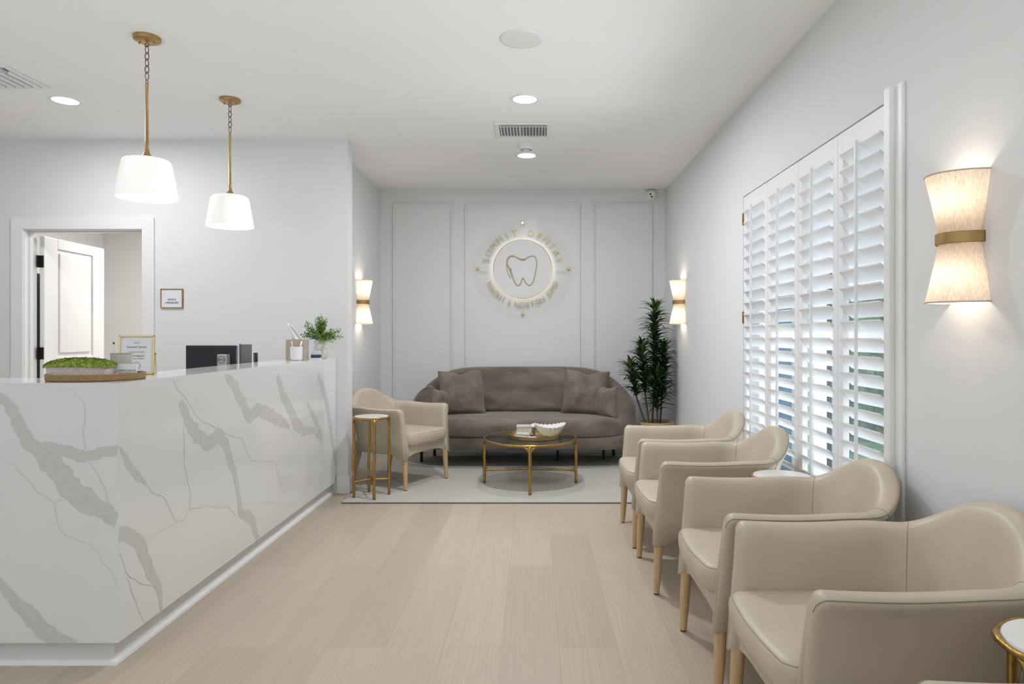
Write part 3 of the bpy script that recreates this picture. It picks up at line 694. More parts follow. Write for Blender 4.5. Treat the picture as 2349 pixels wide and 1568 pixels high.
def throw(name, label, w_, h_, t_, loc, rot, seed, seam=True):
    o = thing(name, label, 'pillow', loc, group='taupe velvet pillows on the sofa'); o.rotation_euler = rot
    m = MB(); N = 30
    def s(sgn):
        def f(u, v):
            a, c = 2*u-1, 2*v-1
            edge = ((1-abs(a)**3.2)*(1-abs(c)**3.2))**.5 if abs(a) < 1 and abs(c) < 1 else 0
            pinch = 1-.055*(1-c*c) if abs(a) > 0 else 1; x = a*w_/2*(1-.07*(1-abs(c)**2)*abs(a)**2); z = c*h_/2*(1-.07*(1-abs(a)**2)*abs(c)**2)
            if c > 0: z -= .035*h_/.44*math.exp(-(a/.28)**2)*c*c     # karate-chop dent
            wr = .016*NZ.noise(Vector((x*8+seed, z*8, sgn)))+.008*NZ.noise(Vector((x*26+seed, z*18, sgn)))
            return (x, sgn*(edge*t_/2+wr*edge), z+h_/2)
        return f
    m.grid(s(-1), N, N); k = len(m.f); m.grid(s(1), N, N)
    m.build('cushion', M['pillow'], o, smooth=True)
    pts = []
    for q in range(4):
        for i in range(N-1):
            u = i/(N-1); uv = [(u, 0), (1, u), (1-u, 1), (0, 1-u)][q]; pts.append(s(-1)(*uv))
    MB().tube(pts, .004, 6, closed=True).build('piping', M['velvet'], o, smooth=True)
    return o
ZS = RZ+.462
throw('throw_pillow', 'large square taupe velvet pillow at the left of the sofa back', .44, .44, .17, (SX-.585, SY-.055, ZS-.012), (R(-16), R(-3), R(6)), 1)
throw('throw_pillow', 'large square taupe velvet pillow at the right of the sofa back', .44, .44, .17, (SX+.58, SY-.055, ZS-.012), (R(-16), R(4), R(-6)), 5)
throw('throw_pillow', 'small taupe velvet pillow tucked by the left sofa arm', .27, .27, .19, (SX-.82, SY-.17, ZS-.02), (R(-6), R(10), R(62)), 9)
throw('throw_pillow', 'small taupe velvet pillow standing edge-on by the right sofa arm', .27, .29, .21, (SX+.80, SY-.17, ZS-.025), (R(-4), R(-3), R(-66)), 13)
# ------------------------------------------------------------ sconces: local +y out of the wall
def sconce(label):
    t = thing('wall_sconce', label, 'light', group='hourglass string-shade wall lights')
    a0, a1 = 0, pi; t.empty_display_size = .05
    hz = .1985
    def half(z0, z1, r0, r1, name):
        m = MB(); n = 72; L = []
        for j in range(9):
            q = j/8; L.append((r0+(r1-r0)*q**1.15, z0+(z1-z0)*q))
        m.lathe(L, (0, 0, 0), n, sx=1, sy=1.28, a0=a0, a1=a1, wob=lambda a, z: 1+.004*(int(a*n/pi+.5) % 2))
        m.build(name, M['thread'], t, smooth=False)
        rr = r1+.0005; m = MB().tube([(rr*cos(pi*i/32), 1.28*rr*sin(pi*i/32), z1) for i in range(33)], .0028, 6)
        m.build('shade_rim', mat('shade_trim', (.62, .54, .45), .8), t, smooth=True)
    half(.016, hz, .070, .100, 'upper_shade'); half(-.016, -hz, .070, .100, 'lower_shade')
    m = MB(); pr = [(.0745, -.017), (.0765, -.015), (.0765, .015), (.0745, .017)]
    m.lathe(pr, (0, 0, 0), 48, sx=1, sy=1.28, a0=0, a1=pi); m.build('band', M['satin'], t, smooth=True, ang=40, solid=.002)
    MB().box(-.062, 0, -.14, .062, .012, .14).build('back_plate', M['satin'], t, bevel=.002)
    for s_ in (-1, 1):
        MB().tube([(0, .012, s_*.03), (0, .045, s_*.03), (0, .045, s_*.045)], .008, 8).build('lamp_holder', M['satin'], t, smooth=True)
        MB().sphere((0, .045, s_*.085), .02, 14, 10, (1, 1, 1.6)).build('bulb', mat('warm_bulb', (.9, .9, .9), .5, emit=(1, .86, .66), es=2), t, smooth=True)
    return t
def sconce_lights(x, y, z, sx, pw=1.1):
    for s_ in (-1, 1): point('sconce_lamp', (x+sx*.045, y, z+s_*.125), pw, .022)
z_s = 1.528
sc1 = sconce('large wall light at right with cream string shades and brass band'); sc1.location = (XR, 2.13, z_s); sc1.rotation_euler = (0, 0, pi/2)
dup(sc1, (XR, 6.22, z_s), pi/2, 'small-looking wall light above the potted plant beyond the shutters')
dup(sc1, (-1.607, 6.22, z_s), -pi/2, 'wall light in the left alcove above the left armchair')
sconce_lights(XR, 2.13, z_s, -1); sconce_lights(XR, 6.22, z_s, -1, 1.1*1.9); sconce_lights(-1.607, 6.22, z_s, 1, 1.1*1.9)
# ------------------------------------------------------------ pendants
def pendant(label):
    t = thing('pendant_light', label, 'light', group='brass pendant lights over the desk')
    m = MB().lathe([(.0001, -.026), (.045, -.026), (.052, -.022), (.0625, -.018), (.064, -.012), (.064, 0)], (0, 0, 0), 48)
    cn = m.build('canopy', M['satin'], t, smooth=True, ang=35)
    for s_ in (-1, 1): MB().lathe([(.004, -.034), (.005, -.033), (.005, -.024)], (s_*.038, 0, 0), 12).build('screw', M['satin'], cn)
    m = MB(); z = -.030
    m.tube([(.010*cos(2*pi*i/16), 0, z-.010+.010*sin(2*pi*i/16)) for i in range(16)], .0024, 6, closed=True); z -= .018
    zb = -.226; n = 5; L = (z-zb-.012)/n
    for k in range(n):
        c = z-L*(k+.5); pts = []
        for i in range(20):
            a = 2*pi*i/20; u = .0095*cos(a); v = (L*.5+.004)*sin(a); pts.append((u, 0, c+v) if k % 2 else (.35*u, .94*u, c+v))
        m.tube(pts, .0024, 6, closed=True)
    m.tube([(0, .010*cos(2*pi*i/16), zb-.002+.010*sin(2*pi*i/16)) for i in range(16)], .0024, 6, closed=True)
    m.build('chain', M['chainmetal'], t, smooth=True)
    MB().lathe([(.008, -.236), (.009, -.24), (.0075, -.243), (.0075, -.53), (.0088, -.532), (.0088, -.56), (.0095, -.565), (.013, -.585), (.021, -.603), (.034, -.614), (.034, -.618)], (0, 0, 0), 28).build('rod', M['satin'], t, smooth=True, ang=40)
    m = MB().lathe([(.034, -.614), (.07, -.617), (.103, -.625), (.112, -.634), (.1165, -.65), (.129, -.72), (.1435, -.815), (.1435, -.819), (.140, -.819), (.1125, -.65), (.108, -.637), (.03, -.622)], (0, 0, 0), 64)
    m.build('glass_shade', M['glassw'], t, smooth=True, ang=60)
    MB().sphere((0, 0, -.70), .032, 16, 12).build('bulb', M['pbulb'], t, smooth=True)
    return t
p1 = pendant('larger-looking brass pendant with white glass shade, nearer to the camera'); p1.location = (-1.968, 3.454, HC)
dup(p1, (-1.952, 4.36, HC), 0, 'smaller-looking brass pendant with white glass shade, farther over the desk')
for x, y in ((-1.968, 3.454), (-1.952, 4.36)): area('pendant_lamp', (x, y, HC-.80), .3, .22, color=(1, .95, .88))
# ------------------------------------------------------------ ceiling fittings
def downlight(label):
    t = thing('recessed_downlight', label, 'light', group='round recessed ceiling downlights')
    MB().lathe([(.076, -.004), (.094, -.004), (.097, 0)], (0, 0, 0), 48).lathe([(.076, -.004), (.074, 0)], (0, 0, 0), 48, ).build('trim_ring', M['trim'], t, smooth=True, ang=40)
    MB().lathe([(.0001, -.003), (.075, -.003), (.075, 0)], (0, 0, 0), 48).build('lens', M['lens'], t)
    return t
d1 = downlight('recessed downlight between the round speaker and the ceiling vent'); d1.location = (-.0615, 4.36, HC)
dup(d1, (-.066, 5.725, HC), 0, 'recessed downlight behind the smoke detector nearest the back wall')
dup(d1, (-3.024, 4.384, HC), 0, 'recessed downlight at the far left beside the left ceiling vent')
for (x, y), lb in zip(DL_ADDED, ('just out of frame ahead of the round speaker', 'overhead, nearest the viewpoint in the central row', 'just out of frame left of the nearer pendant', 'overhead, far left of the viewpoint')): dup(d1, (x, y, HC), 0, 'added recessed downlight '+lb)
t = thing('ceiling_speaker', 'round flush grey-grilled ceiling speaker nearest the camera', 'speaker', (-.067, 3.474, HC))
MB().lathe([(.094, -.006), (.108, -.005), (.111, 0)], (0, 0, 0), 56).build('bezel', M['trim'], t, smooth=True)
MB().lathe([(.0001, -.005), (.094, -.0045), (.095, 0)], (0, 0, 0), 56).build('grille', M['grille'], t)
t = thing('smoke_detector', 'small round white smoke detector beside the farthest downlight', 'smoke detector', (-.066, 5.43, HC))
MB().lathe([(.0001, -.038), (.035, -.038), (.052, -.034), (.060, -.02), (.066, -.012), (.066, 0)], (0, 0, 0), 40).build('body', M['trim'], t, smooth=True, ang=30)
m = MB()
for k in range(12): a = k*pi/6; m.box(-.004, .030, -.0395, .004, .046, -.037, Matrix.Rotation(a, 4, 'Z'))
m.build('sensor_slots', M['ventdark'], t)
v = thing('ceiling_vent', 'rectangular white supply vent between the two central downlights', 'vent', (-.083, 5.02, HC), group='white ceiling air vents')
w2, d2 = .204, .185; fr = .032
MB().box(-w2, -d2, -.012, w2, -d2+fr, 0).box(-w2, d2-fr, -.012, w2, d2, 0).box(-w2, -d2+fr, -.012, -w2+fr, d2-fr, 0).box(w2-fr, -d2+fr, -.012, w2, d2-fr, 0).build('frame', M['trim'], v, bevel=.004)
MB().box(-w2+fr, -d2+fr, -.002, w2-fr, d2-fr, -.0005).build('duct', M['ventdark'], v)
for k in range(15):
    x = -w2+fr+.012+k*(2*w2-2*fr-.024)/14
    MB().box(-.001, -d2+fr+.02, -.009, .001, d2-fr-.02, .009, Matrix.Translation((x, 0, -.012)) @ Matrix.Rotation(R(28 if x < 0 else -28), 4, 'Y')).build('slat', M['trim'], v)
for s_ in (-1, 1):
    MB().box(-w2+fr, -.001, -.012, w2-fr, .001, .012, Matrix.Translation((0, s_*(d2-fr-.015), -.012)) @ Matrix.Rotation(R(35*s_), 4, 'X')).build('slat', M['trim'], v)
v = thing('ceiling_vent', 'large white louvred ceiling vent cut off at the left edge', 'vent', (-3.22, 3.985, HC), group='white ceiling air vents')
w2, d2 = .26, .185; fr = .03
MB().box(-w2, -d2, -.010, w2, -d2+fr, 0).box(-w2, d2-fr, -.010, w2, d2, 0).box(-w2, -d2+fr, -.010, -w2+fr, d2-fr, 0).box(w2-fr, -d2+fr, -.010, w2, d2-fr, 0).build('frame', M['trim'], v, bevel=.004)
MB().box(-w2+fr, -d2+fr, -.002, w2-fr, d2-fr, -.0005).build('duct', M['ventdark'], v)
for k in range(9):
    x = -w2+fr+.02+k*(2*w2-2*fr-.04)/8
    MB().box(-.001, -d2+fr+.06, -.010, .001, d2-fr-.005, .010, Matrix.Translation((x, 0, -.011)) @ Matrix.Rotation(R(35), 4, 'Y')).build('slat', M['trim'], v)
for k in range(4):
    MB().box(-w2+fr, -.001, -.009, w2-fr-.01, .001, .009, Matrix.Translation((0, -d2+fr+.008+k*.014, -.011)) @ Matrix.Rotation(R(-35), 4, 'X')).build('slat', M['trim'], v)
# security camera: small dome low on the back wall under the ceiling
t = thing('security_camera', 'small white dome security camera with black lenses in the top right corner', 'camera', (1.215, YB, HC-.055))
MB().lathe([(.053, 0), (.053, .012), (.047, .016)], (0, 0, 0), 32).xf(Matrix.Rotation(R(90), 4, 'X')).build('mount', M['white'], t, smooth=True, ang=40)
MB().sphere((0, -.05, -.003), .051, 24, 16).build('head', M['white'], t, smooth=True)
for dx, dz in ((-.010, .0), (.002, -.026)):
    c = Vector((0, -.05, -.003)); d = Vector((dx-.008, -.04, dz-.004)).normalized()
    MB().sphere(c+d*.044, .012, 12, 8).build('camera_lens', M['black'], t, smooth=True)
MB().box(-.03, -.05, .034, -.008, -.02, .042).build('bracket', M['black'], t, bevel=.002)
# ------------------------------------------------------------ back-lit wall sign
LX, LZ = -.123, 1.912
sg = thing('wall_sign', 'round back-lit dental practice sign with gold tooth outline on the back wall', 'sign', (LX, YB, LZ))
RXm = Matrix.Rotation(R(90), 4, 'X')      # lathe axis z -> -y
def disc(r, y0, y1, seg=96): return MB().lathe([(.0001, y0), (r, y0), (r, y1), (.0001, y1)], (0, 0, 0), seg).xf(RXm)
disc(.515, .022, .028).build('acrylic_disc', M['acrylic'], sg)
disc(.300, .042, .058).build('centre_disc', M['wall'], sg)
MB().tube([(.300*cos(2*pi*i/96), -.036, .300*sin(2*pi*i/96)) for i in range(96)], .005, 8, closed=True).build('light_ring', M['halo'], sg, smooth=True)
MB().tube([(.304*cos(2*pi*i/96), -.050, .304*sin(2*pi*i/96)) for i in range(96)], .0035, 8, closed=True).build('rim', M['gold'], sg, smooth=True)
def arc_text(txt, angs, r, size, top, name):
    m = MB()
    for chh, a in zip(txt, angs):
        if chh == ' ': continue
        a = R(a); rot = (a-pi/2) if top else (a+pi/2)
        T = Matrix.Translation((r*cos(a), -.034, r*sin(a))) @ Matrix.Rotation(-rot, 4, 'Y') @ FX @ Matrix.Translation((0, -size*.35, 0))
        add_text(m, chh, size, T, extrude=.005)
    m.build(name, M['goldleaf'], sg)
for wd_, aa in (('SUMMIT', [166-12.7*k for k in range(6)]), ('DENTAL', [166-12.7*k for k in range(7, 13)])): arc_text(wd_, aa, .388, .098, True, 'word')
for wd_, aa in (('NAOMI', [204.5+8.3*k for k in range(5)]), ('S', [248.5]), ('NORTON', [260.5, 269.5, 278, 286, 294.5, 303]), ('DMD', [317.5, 327, 336.5])): arc_text(wd_, aa, .372, .076, False, 'word')
for x, z in ((0, .478), (0, -.46), (-.468, .008), (.474, .008)):
    MB().lathe([(.0001, .04), (.012, .04), (.015, .036), (.015, 0)], (0, 0, 0), 20).xf(Matrix.Translation((x, 0, z)) @ RXm).build('standoff', M['gold'], sg, smooth=True, ang=40)
for s_ in (-1, 1): MB().box(min(s_*.345, s_*.46), -.033, -.028, max(s_*.345, s_*.46), -.028, -.024).build('dash', M['goldleaf'], sg)
# tooth outline (zoomed outline of a molar)
TO = [(700,640),(725,603),(765,590),(800,600),(840,622),(880,640),(930,632),(975,605),(1015,590),(1050,602),(1072,645),(1075,700),(1060,790),(1045,870),(1020,940),(985,972),(950,960),(920,915),(898,865),(880,905),(865,955),(835,975),(800,945),(770,880),(745,800),(715,735),(692,690)]
def sm(pts, closed=True, it=2):
    for _ in range(it):
        q = []; n = len(pts)
        for i in range(n if closed else n-1):
            a = pts[i]; c = pts[(i+1) % n]; q += [tuple(a[j]*.75+c[j]*.25 for j in range(len(a))), tuple(a[j]*.25+c[j]*.75 for j in range(len(a)))]
        pts = q
    return pts
kx = 1/5.6/219.7
def tp(x, y): return ((x-893)*kx, -.062, (760-y)*kx)
m = MB(); pt = [tp(*p) for p in sm(TO)]; m.tube(pt, [.0055+.003*(p[0] < -.1) for p in pt], 8, closed=True)
for s2 in ([(735,600),(800,605),(850,640),(905,655),(955,640)], [(690,680),(690,760),(715,840),(755,905)], [(742,720),(752,800),(775,870)]):
    m.tube([tp(*p) for p in sm(s2, False)], .0035, 6)
m.build('tooth_outline', M['goldleaf'], sg, smooth=True)
# office plate
t = thing('office_sign', 'small gold-framed square sign reading office manager beside the office door', 'sign', (-2.806, YW, 1.437))
w2, h_ = .086, .149
MB().box(-w2, -.012, 0, w2, 0, .005).box(-w2, -.012, h_-.005, w2, 0, h_).box(-w2, -.012, .005, -w2+.005, 0, h_-.005).box(w2-.007, -.012, .005, w2, 0, h_-.005).build('frame', M['brass'], t)
m = MB().box(-w2+.005, -.006, .005, w2-.007, 0, h_-.005)
add_text(m, 'OFFICE', .021, Matrix.Translation((0, -.0065, .058)) @ FX, 1); add_text(m, 'MANAGER', .021, Matrix.Translation((0, -.0065, .034)) @ FX, 1)
m.build('plate', [M['paper'], M['ink']], t)
# outlet
t = thing('wall_outlet', 'white wall outlet low on the right wall next to the potted plant', 'outlet', (XR, 6.77, .44))
MB().box(-.006, -.035, -.057, 0, .035, .057).build('cover_plate', M['white'], t, bevel=.002)
for z in (-.025, .025): MB().box(-.0085, -.016, z-.013, -.006, .016, z+.013).build('socket', M['trim'], t, bevel=.001)
# ------------------------------------------------------------ things on the counter
HT = 1.051
def tray_prof(): return [(.0001, 0), (.168, 0), (.171, .003), (.171, .024), (.1685, .026), (.164, .024), (.163, .008), (.0001, .007)]
tag(MB().lathe(tray_prof(), (0, 0, 0), 72).build('round_tray', M['cork'], loc=(-1.75, 2.72, HT+.001), smooth=True, ang=40), 'round cork-brown wooden tray at the corner of the marble counter', 'tray')
ZC = HT+.0095
pl = thing('moss_planter', 'low speckled trough planter of green moss on the round tray', 'plant', (-1.782, 2.672, ZC))
MB().box(-.115, -.036, 0, .115, .036, .046).build('trough', M['speck'], pl, bevel=.004)
m = MB(); rn = random.Random(3)
def mz(x, y): return .047+.030*max(0, (1-(abs(x)/.1215)**2.6))**.45*max(0, (1-(abs(y)/.0435)**2.6))**.4+.004*NZ.noise(Vector((x*60, y*60, 0)))+.003*NZ.noise(Vector((x*160, y*160, 3)))
def mf(u, v): x = -.121+.242*u; y = -.043+.086*v; return (x, y, mz(x, y)-(.009 if u in (0, 1) or v in (0, 1) else 0))
m.grid(mf, 110, 40)
for _ in range(5200):
    x = rn.uniform(-.122, .122); y = rn.uniform(-.044, .044); z = mz(x, y); a = rn.uniform(0, 6.3); s_ = rn.uniform(.0025, .005)
    d = Vector((cos(a), sin(a), rn.uniform(.1, 1.3))).normalized()*s_; e = Vector((-sin(a), cos(a), rn.uniform(-.5, .5)))*s_*.4
    p = Vector((x, y, z)); m.add([p-e, p+e, p+d], [(0, 1, 2)], rn.choice((0, 0, 1)))
mo = m.build('moss', [M['moss'], M['mossdark']], pl)
def ribcup(r, h, n=26): return MB().lathe([(r*.96, 0), (r, .004), (r, h), (r-.004, h), (r-.005, .01), (.0001, .01)], (0, 0, 0), n*6, wob=lambda a, z: 1+.03*abs(sin(a*n/2)))
cp = thing('pen_cup', 'grey-green ribbed ceramic pen cup standing on the round tray', 'cup', (-1.698, 2.795, ZC))
ribcup(.038, .092, 22).build('body', M['ribbed'], cp, smooth=True, ang=30)
MB().tube([(.0385*cos(2*pi*i/40), .0385*sin(2*pi*i/40), .092) for i in range(40)], .0018, 6, closed=True).build('rim', M['beige'], cp, smooth=True)
t = thing('pen', 'white pen with dark clicker standing in the ribbed cup', 'pen', (-1.705, 2.79, ZC+.011))
m = MB().tube([(.008, 0, 0), (-.020, 0, .118)], .0042, 10).build('barrel', M['white'], t, smooth=True, ang=40)
MB().tube([(-.020, 0, .1185), (-.0215, 0, .127)], .0032, 8).build('clicker', M['glide'], t)
def card_logo(m, x, z, s_, y, mi):
    pts = sm([(0, -.9), (-.8, 0), (-.75, .7), (-.3, .8), (0, .45), (.3, .8), (.75, .7), (.8, 0)]); m.cur = mi
    m.tube([(x+p[0]*s_, y, z+p[1]*s_) for p in pts], .0006, 4, closed=True); m.cur = 0
t = thing('card_holder', 'white business cards in a small holder at the right of the round tray', 'card holder', (-1.634, 2.712, ZC), R(4))
MB().box(-.041, -.008, 0, .041, .018, .004).box(-.041, -.0095, 0, .041, -.008, .009).build('holder', M['white'], t)
Tt = Matrix.Rotation(R(-8), 4, 'X')
m = MB().box(-.044, -.006, .005, .044, .006, .052, Tt)
add_text(m, 'SUMMIT DENTAL', .0098, Tt @ Matrix.Translation((.010, -.0065, .022)) @ FX, 1, .0002)
add_text(m, 'NAOMI S NORTON DMD', .0058, Tt @ Matrix.Translation((.010, -.0065, .014)) @ FX, 1, .0002)
card_logo(m, -.034, .020, .0055, -.009, 1)
m.build('cards', [M['paper'], M['ink']], t)
# wifi frame
fr_ = thing('photo_frame', 'brass-edged easel frame holding the white guest wifi card on the counter', 'frame', (-1.776, 3.03, HT+.004), R(16))
fr_.rotation_euler = (R(-13), 0, R(22))
W2, Hh, b_ = .067, .172, .0042
m = MB()
for a, c in (((-W2, 0, 0), (W2, 0, 0)), ((W2, 0, 0), (W2, 0, Hh)), ((W2, 0, Hh), (-W2, 0, Hh)), ((-W2, 0, Hh), (-W2, 0, 0))):
    a = Vector(a); c = Vector(c); lo = Vector((min(a.x, c.x)-b_, -.006, min(a.z, c.z)-b_)); hi = Vector((max(a.x, c.x)+b_, .006, max(a.z, c.z)+b_)); m.box(*lo, *hi)
m.build('brass_frame', M['gold'], fr_, bevel=.001)
for s_ in (-1, 1): MB().sphere((s_*(W2+.008), .004, .092), .0045, 10, 8).build('hinge_knob', M['brass'], fr_, smooth=True)
MB().tube([(W2+.006, .006, .09), (W2+.004, .075, .016)], .0022, 6).tube([(-W2-.006, .006, .09), (-W2-.004, .075, .016)], .0022, 6).tube([(-W2-.004, .075, .016), (W2+.004, .075, .016)], .0022, 6).build('easel_stand', M['gold'], fr_)
m = MB().box(-W2+b_, -.001, b_, W2-b_, .001, Hh-b_)
for s2, z, sz, mi in (('WIFI', .136, .0125, 2), ('Summit Guest', .118, .0135, 1), ('PASSWORD', .094, .0125, 2), ('summitguest', .078, .0125, 1), ('(not case sensitive)', .067, .0075, 1)):
    add_text(m, s2, sz, Matrix.Translation((0, -.0015, z)) @ FX, mi, .0002)
for k in range(1, 3):
    m.cur = 1; m.tube([((.009+.0045*k)*cos(2*pi*i/32), -.0012, .036+(.009+.0045*k)*sin(2*pi*i/32)) for i in range(32)], .0005, 4, closed=True); m.cur = 0
card_logo(m, 0, .036, .0062, -.0013, 1)
m.build('wifi_card', [M['paper'], M['ink'], M['goldink']], fr_)
# monitor behind the counter
mo = thing('computer_monitor', 'black computer monitor seen from the front side of the desk, behind the counter', 'monitor', (-2.065, 4.38, .7505))
MB().box(-.176, -.012, .13, .149, .022, .411).build('back_shell', M['screen'], mo, bevel=.006)
MB().box(-.179, -.004, .126, .152, .006, .4135).build('bezel', M['silver'], mo, bevel=.002)
MB().box(.055, -.075, .0, .113, -.014, .355).build('stand_column', M['silver'], mo, bevel=.004)
MB().box(-.08, -.12, 0, .15, .09, .012).build('stand_base', M['silver'], mo, bevel=.005)
m = MB(); cx, cz = .084, .322
m.tube([(cx+.022*cos(2*pi*i/36), -.0762, cz+.022*sin(2*pi*i/36)) for i in range(36)], .0016, 6, closed=True); add_text(m, 'DELL', .017, Matrix.Translation((cx, -.0762, cz-.006)) @ FX, None, .0006)
m.build('logo', M['ink'], mo)
t = thing('second_monitor', 'dark grey end of a second monitor turned away, right of the black monitor', 'monitor', (-1.915, 4.485, .7505), R(50))
MB().box(-.03, -.010, .14, .05, .010, .42).build('shell', mat('grey_screen', (.13, .13, .135), .3, var=.1), t, bevel=.004)
MB().box(.0, -.005, 0, .03, .014, .14).build('stand', M['silver'], t)
MB().box(-.02, -.03, 0, .05, .04, .01).build('stand_base', M['silver'], t)
t = thing('desk_phone', 'slim upright black device with silver stripe right of the monitors', 'phone', (-1.928, 4.70, .7505))
MB().box(-.011, -.01, 0, .010, .02, .355).build('handset', M['black'], t, bevel=.004)
MB().box(-.003, -.0125, .02, .002, -.0105, .35).build('stripe', M['silver'], t)
MB().box(-.05, -.05, 0, .045, .08, .02).build('base', M['black'], t, bevel=.004)
# tissue box
t = thing('tissue_box', 'beige square tissue box cover behind the white cup on the counter', 'tissue box', (-1.683, 4.83, HT+.0005), 0)
MB().box(-.064, -.055, 0, .064, .055, .146).build('cover', M['beige'], t, bevel=.0025)
m = MB()
def tf(u, v):
    z = .140+.115*v; w_ = .036*(1-.55*v)+.004*sin(7*u); x = -.005-.055*v**1.3+(u-.5)*2*w_; y = .012*sin(u*9+v*3)*(1-v*.4)
    return (x, y, z-.02*v*(u-.5))
m.grid(tf, 18, 14); m.build('tissue', M['tissue'], t, smooth=True, solid=.001)
cu_ = thing('white_cup', 'white ceramic cup in front of the beige tissue box', 'cup', (-1.645, 4.70, HT+.0005))
MB().lathe([(.0001, 0), (.028, 0), (.036, .005), (.0405, .02), (.0415, .095), (.0385, .095), (.037, .02), (.0001, .012)], (0, 0, 0), 40).build('body', M['white'], cu_, smooth=True, ang=50)
for k, (x, dx, lab, w_) in enumerate(((-.012, -.022, 'thin white toothbrush-like stick leaning left in the white cup', .0035), (.010, .026, 'wider white stick leaning right in the white cup', .006))):
    tag(MB().tube([(x, 0, 0), (x+dx*.6, 0, .07), (x+dx, 0, .12)], [w_*.7, w_*.8, w_], 8).build('pen', M['white'], loc=(-1.645, 4.70, HT+.014), smooth=True), lab, 'pen', 'white pens in the white cup')
# vase with greenery
VX, VY = -1.588, 5.06
va = thing('vase', 'pale stone vase with small handles at the far end of the counter', 'vase', (VX, VY, HT+.0005))
MB().lathe([(.0001, 0), (.040, 0), (.047, .004), (.0525, .05), (.0525, .085), (.045, .105), (.030, .120), (.026, .135), (.030, .150), (.0265, .150), (.022, .135), (.022, .11), (.0001, .10)], (0, 0, 0), 44).build('body', mat('pale_stone', (.66, .65, .63), .6, var=.07, nscale=40, bump=.25, bscale=70), va, smooth=True, ang=60)
for s_ in (-1, 1): MB().tube([(s_*(.027+.022*sin(pi*i/10)), 0, .140-.042*i/10) for i in range(11)], .0065, 8).build('handle', M['white'], va, smooth=True)
sp = thing('leafy_sprigs', 'bushy green small-leaved sprigs arranged in the stone vase', 'plant', (VX, VY, HT+.105))
m = MB(); ms = MB(); rn = random.Random(11)
def leafq(m, p, d, s_, mi=0):
    d = d.normalized(); a = d.cross(Vector((rn.uniform(-1, 1), rn.uniform(-1, 1), rn.uniform(-1, 1)))).normalized()*s_*.42
    m.add([p, p+d*s_*.5+a, p+d*s_, p+d*s_*.5-a], [(0, 1, 2, 3)], mi)
for k in range(44):
    a = rn.uniform(0, 2*pi); el = rn.uniform(.0, 1.5); L = rn.uniform(.10, .175)*(1.0 if el > .6 else .95)
    d = Vector((cos(a)*cos(el), sin(a)*cos(el)*.8, sin(el)))
    p0 = Vector((0, 0, .0)); pts = []
    for i in range(9):
        q = i/8; pp = Vector((0, 0, .045*min(1, q*3)))+d*L*q+Vector((0, 0, -.035*q*q*(1-sin(el)))); pts.append(pp)
    ms.tube(pts, .0011, 4)
    for i in range(2, 9):
        for _ in range(10):
            p = pts[i]+Vector((rn.uniform(-1, 1), rn.uniform(-1, 1), rn.uniform(-1, 1)))*.014; dd = Vector((rn.uniform(-1, 1), rn.uniform(-1, 1), rn.uniform(-.4, 1))); leafq(m, p, dd, rn.uniform(.008, .014), 0 if rn.random() < .75 else 1)
m.build('foliage', [M['leaf'], M['nleaf']], sp); ms.build('stems', M['dleaf'], sp)
t = thing('card_stack', 'small white and navy card stack in front of the vase', 'cards', (-1.575, 4.90, HT+.0005), R(3))
MB().box(-.033, -.02, 0, .035, .03, .012).build('lower_block', M['paper'], t); MB().box(-.031, -.018, .0122, .033, .03, .034).build('navy_box', M['navy'], t, bevel=.001)
MB().box(-.033, .0, .0342, .030, .012, .062).build('upright_cards', M['paper'], t)
# ------------------------------------------------------------ dracaena
pp_ = thing('potted_plant', 'tall dark green cane plant with narrow leaves in the corner beside the sofa', 'plant', (1.168, 6.50, 0))
MB().lathe([(.0001, 0), (.135, 0), (.14, .01), (.160, .2), (.168, .40), (.162, .405), (.155, .39), (.15, .34), (.0001, .34)], (0, 0, 0), 56, wob=lambda a, z: 1+.006*sin(a*40)*sin(z*160)).build('basket', M['basket'], pp_, smooth=True)
MB().lathe([(.0001, .352), (.158, .348)], (0, 0, 0), 32).build('soil', M['soil'], pp_)
rn = random.Random(21)
lf = [MB(), MB()]
def ribbon(m, p, az, el, L, w_):
    n = 6; base_ = Vector(p); vs_ = []; pos = base_.copy(); e = el
    hd = Vector((cos(az), sin(az), 0)); side = Vector((-sin(az), cos(az), 0))
    for i in range(n+1):
        q = i/n; ww = w_*(.55+.9*q if q < .4 else .91*(1-((q-.4)/.6)**1.6)+.0)
        up = Vector((-cos(az)*sin(e), -sin(az)*sin(e), cos(e)))
        vs_ += [pos-side*ww, pos-up*ww*.35, pos+side*ww]
        pos = pos+(hd*cos(e)+Vector((0, 0, sin(e))))*(L/n); e -= R(11)+.14*q
    fs = []
    for i in range(n):
        a = i*3; fs += [(a, a+1, a+4, a+3), (a+1, a+2, a+5, a+4)]
    # keep leaves inside the room
    vs_ = [Vector((min(v.x, XR-1.168-.012), min(v.y, YB-6.50-.02), v.z)) for v in vs_]
    m.add(vs_, fs)
canes = [((-.04, .03, .35), (-.0, .02, .9), (-.02, .0, 1.48), .74, 1.48), ((-.07, -.02, .35), (-.13, .0, .75), (-.14, -.02, 1.10), .70, 1.10), ((-.09, .02, .35), (-.20, .02, .62), (-.25, .0, .90), .66, .90), ((.0, -.03, .35), (.0, -.05, .6), (-.02, -.06, .86), .52, .84), ((.04, .04, .35), (.07, .05, .8), (.075, .03, 1.10), .62, 1.10)]
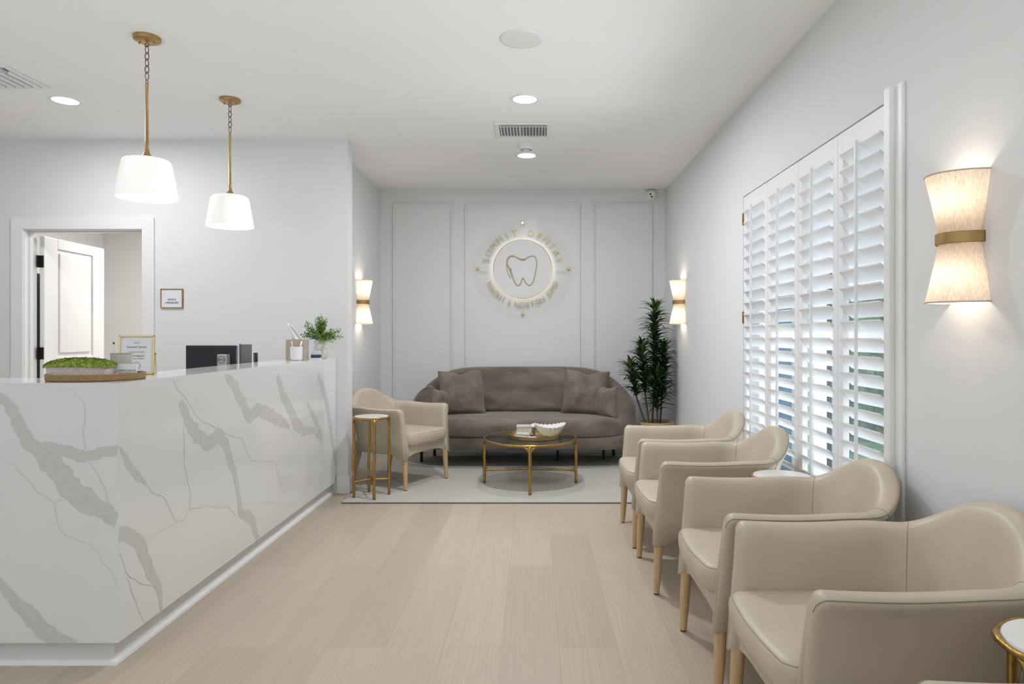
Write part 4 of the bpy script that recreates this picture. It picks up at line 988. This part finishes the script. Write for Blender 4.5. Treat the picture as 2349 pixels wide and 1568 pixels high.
for a, b_, c, zs, ze in canes:
    pts = []
    for i in range(15):
        q = i/14; pts.append(Vector(a)*(1-q)**2+Vector(b_)*2*q*(1-q)+Vector(c)*q*q)
    MB().tube(pts, [.0085-.003*i/14 for i in range(15)], 8).build('cane', M['cane'], pp_, smooth=True)
    z = zs
    while z < ze+.001:
        q = min(range(15), key=lambda i: abs(pts[i].z-z)); p = pts[q]+Vector((0, 0, z-pts[q].z)); topn = ze-z < .05
        for k in range(13 if not topn else 20):
            az = rn.uniform(0, 2*pi); el = rn.uniform(R(25), R(62)) if not topn else rn.uniform(R(45), R(86)); L = rn.uniform(.14, .225) if not topn else rn.uniform(.12, .20)
            ribbon(lf[1 if (topn and rn.random() < .45) else 0], p+Vector((0, 0, rn.uniform(-.02, .02))), az, el, L, rn.uniform(.0105, .016))
        z += .030
lf[0].build('leaves', M['dleaf'], pp_, smooth=True); lf[1].build('young_leaves', M['nleaf'], pp_, smooth=True)
# ------------------------------------------------------------ outside the window
gr = MB().box(XR+.2, -4, -.35, 26, 40, -.30).build('grass_lawn', M['grass']); tag(gr, 'green lawn outside the window', 'grass', kind='stuff')
def hedge(x, y, sx, sy, sz, seed, lab):
    m = MB(); rn = random.Random(seed)
    m.sphere((0, 0, sz*.5), 1, 20, 14, (sx*.8, sy*.8, sz*.5))
    m.v = [(a*(1+.15*NZ.noise(Vector((a*3, c*3, d*3)))), c*(1+.15*NZ.noise(Vector((c*3, a, d)))), d) for a, c, d in m.v]
    for _ in range(2600):
        u, v_ = rn.uniform(0, 2*pi), math.acos(rn.uniform(-1, 1)); r = rn.uniform(.78, 1.05)
        p = Vector((sx*r*cos(u)*sin(v_), sy*r*sin(u)*sin(v_), sz*.5+sz*.5*r*cos(v_))); d = Vector((rn.uniform(-1, 1), rn.uniform(-1, 1), rn.uniform(-1, 1))).normalized()*.09; a = d.cross(Vector((rn.random(), rn.random(), rn.random()))).normalized()*.045
        m.add([p, p+d*.5+a, p+d, p+d*.5-a], [(0, 1, 2, 3)], rn.choice((0, 1)))
    m.v = [(p[0], p[1], max(0, p[2])) for p in m.v]
    o = m.build('garden_shrub', [M['hedge'], M['nleaf']], loc=(x, y, -.298)); tag(o, lab, 'shrub', 'garden shrubs outside the window')
hedge(6.2, 12.6, 1.0, 1.3, 2.0, 1, 'green garden shrub seen through the nearest shutter panel')
hedge(5.05, 10.4, .9, .7, 1.1, 2, 'low green shrub seen low through the nearest shutter panel')
hedge(7.9, 15.4, 1.2, 1.2, 2.6, 3, 'leafy shrub behind the others, seen between the louvers of the nearest panel')
bd = thing('white_building', 'white building with dark windows and windows coloured like reflected sky just outside, seen through the shutters', 'building', (2.34, 7.0, -.299))
MB().box(-.72, 0, 0, .74, 3.0, 4.2).build('wall', M['stucco'], bd)
for k, (x0, x1, mt) in enumerate(((-.035, .025, 'darkwin'), (.06, .30, 'skyglass'), (.605, .645, 'darkwin'), (.67, .712, 'darkwin'))):
    for z0, z1 in ((.12, 1.25), (1.32, 2.3)):
        MB().box(x0, -.02, z0, x1, .02, z1).build('window', M[mt], bd)
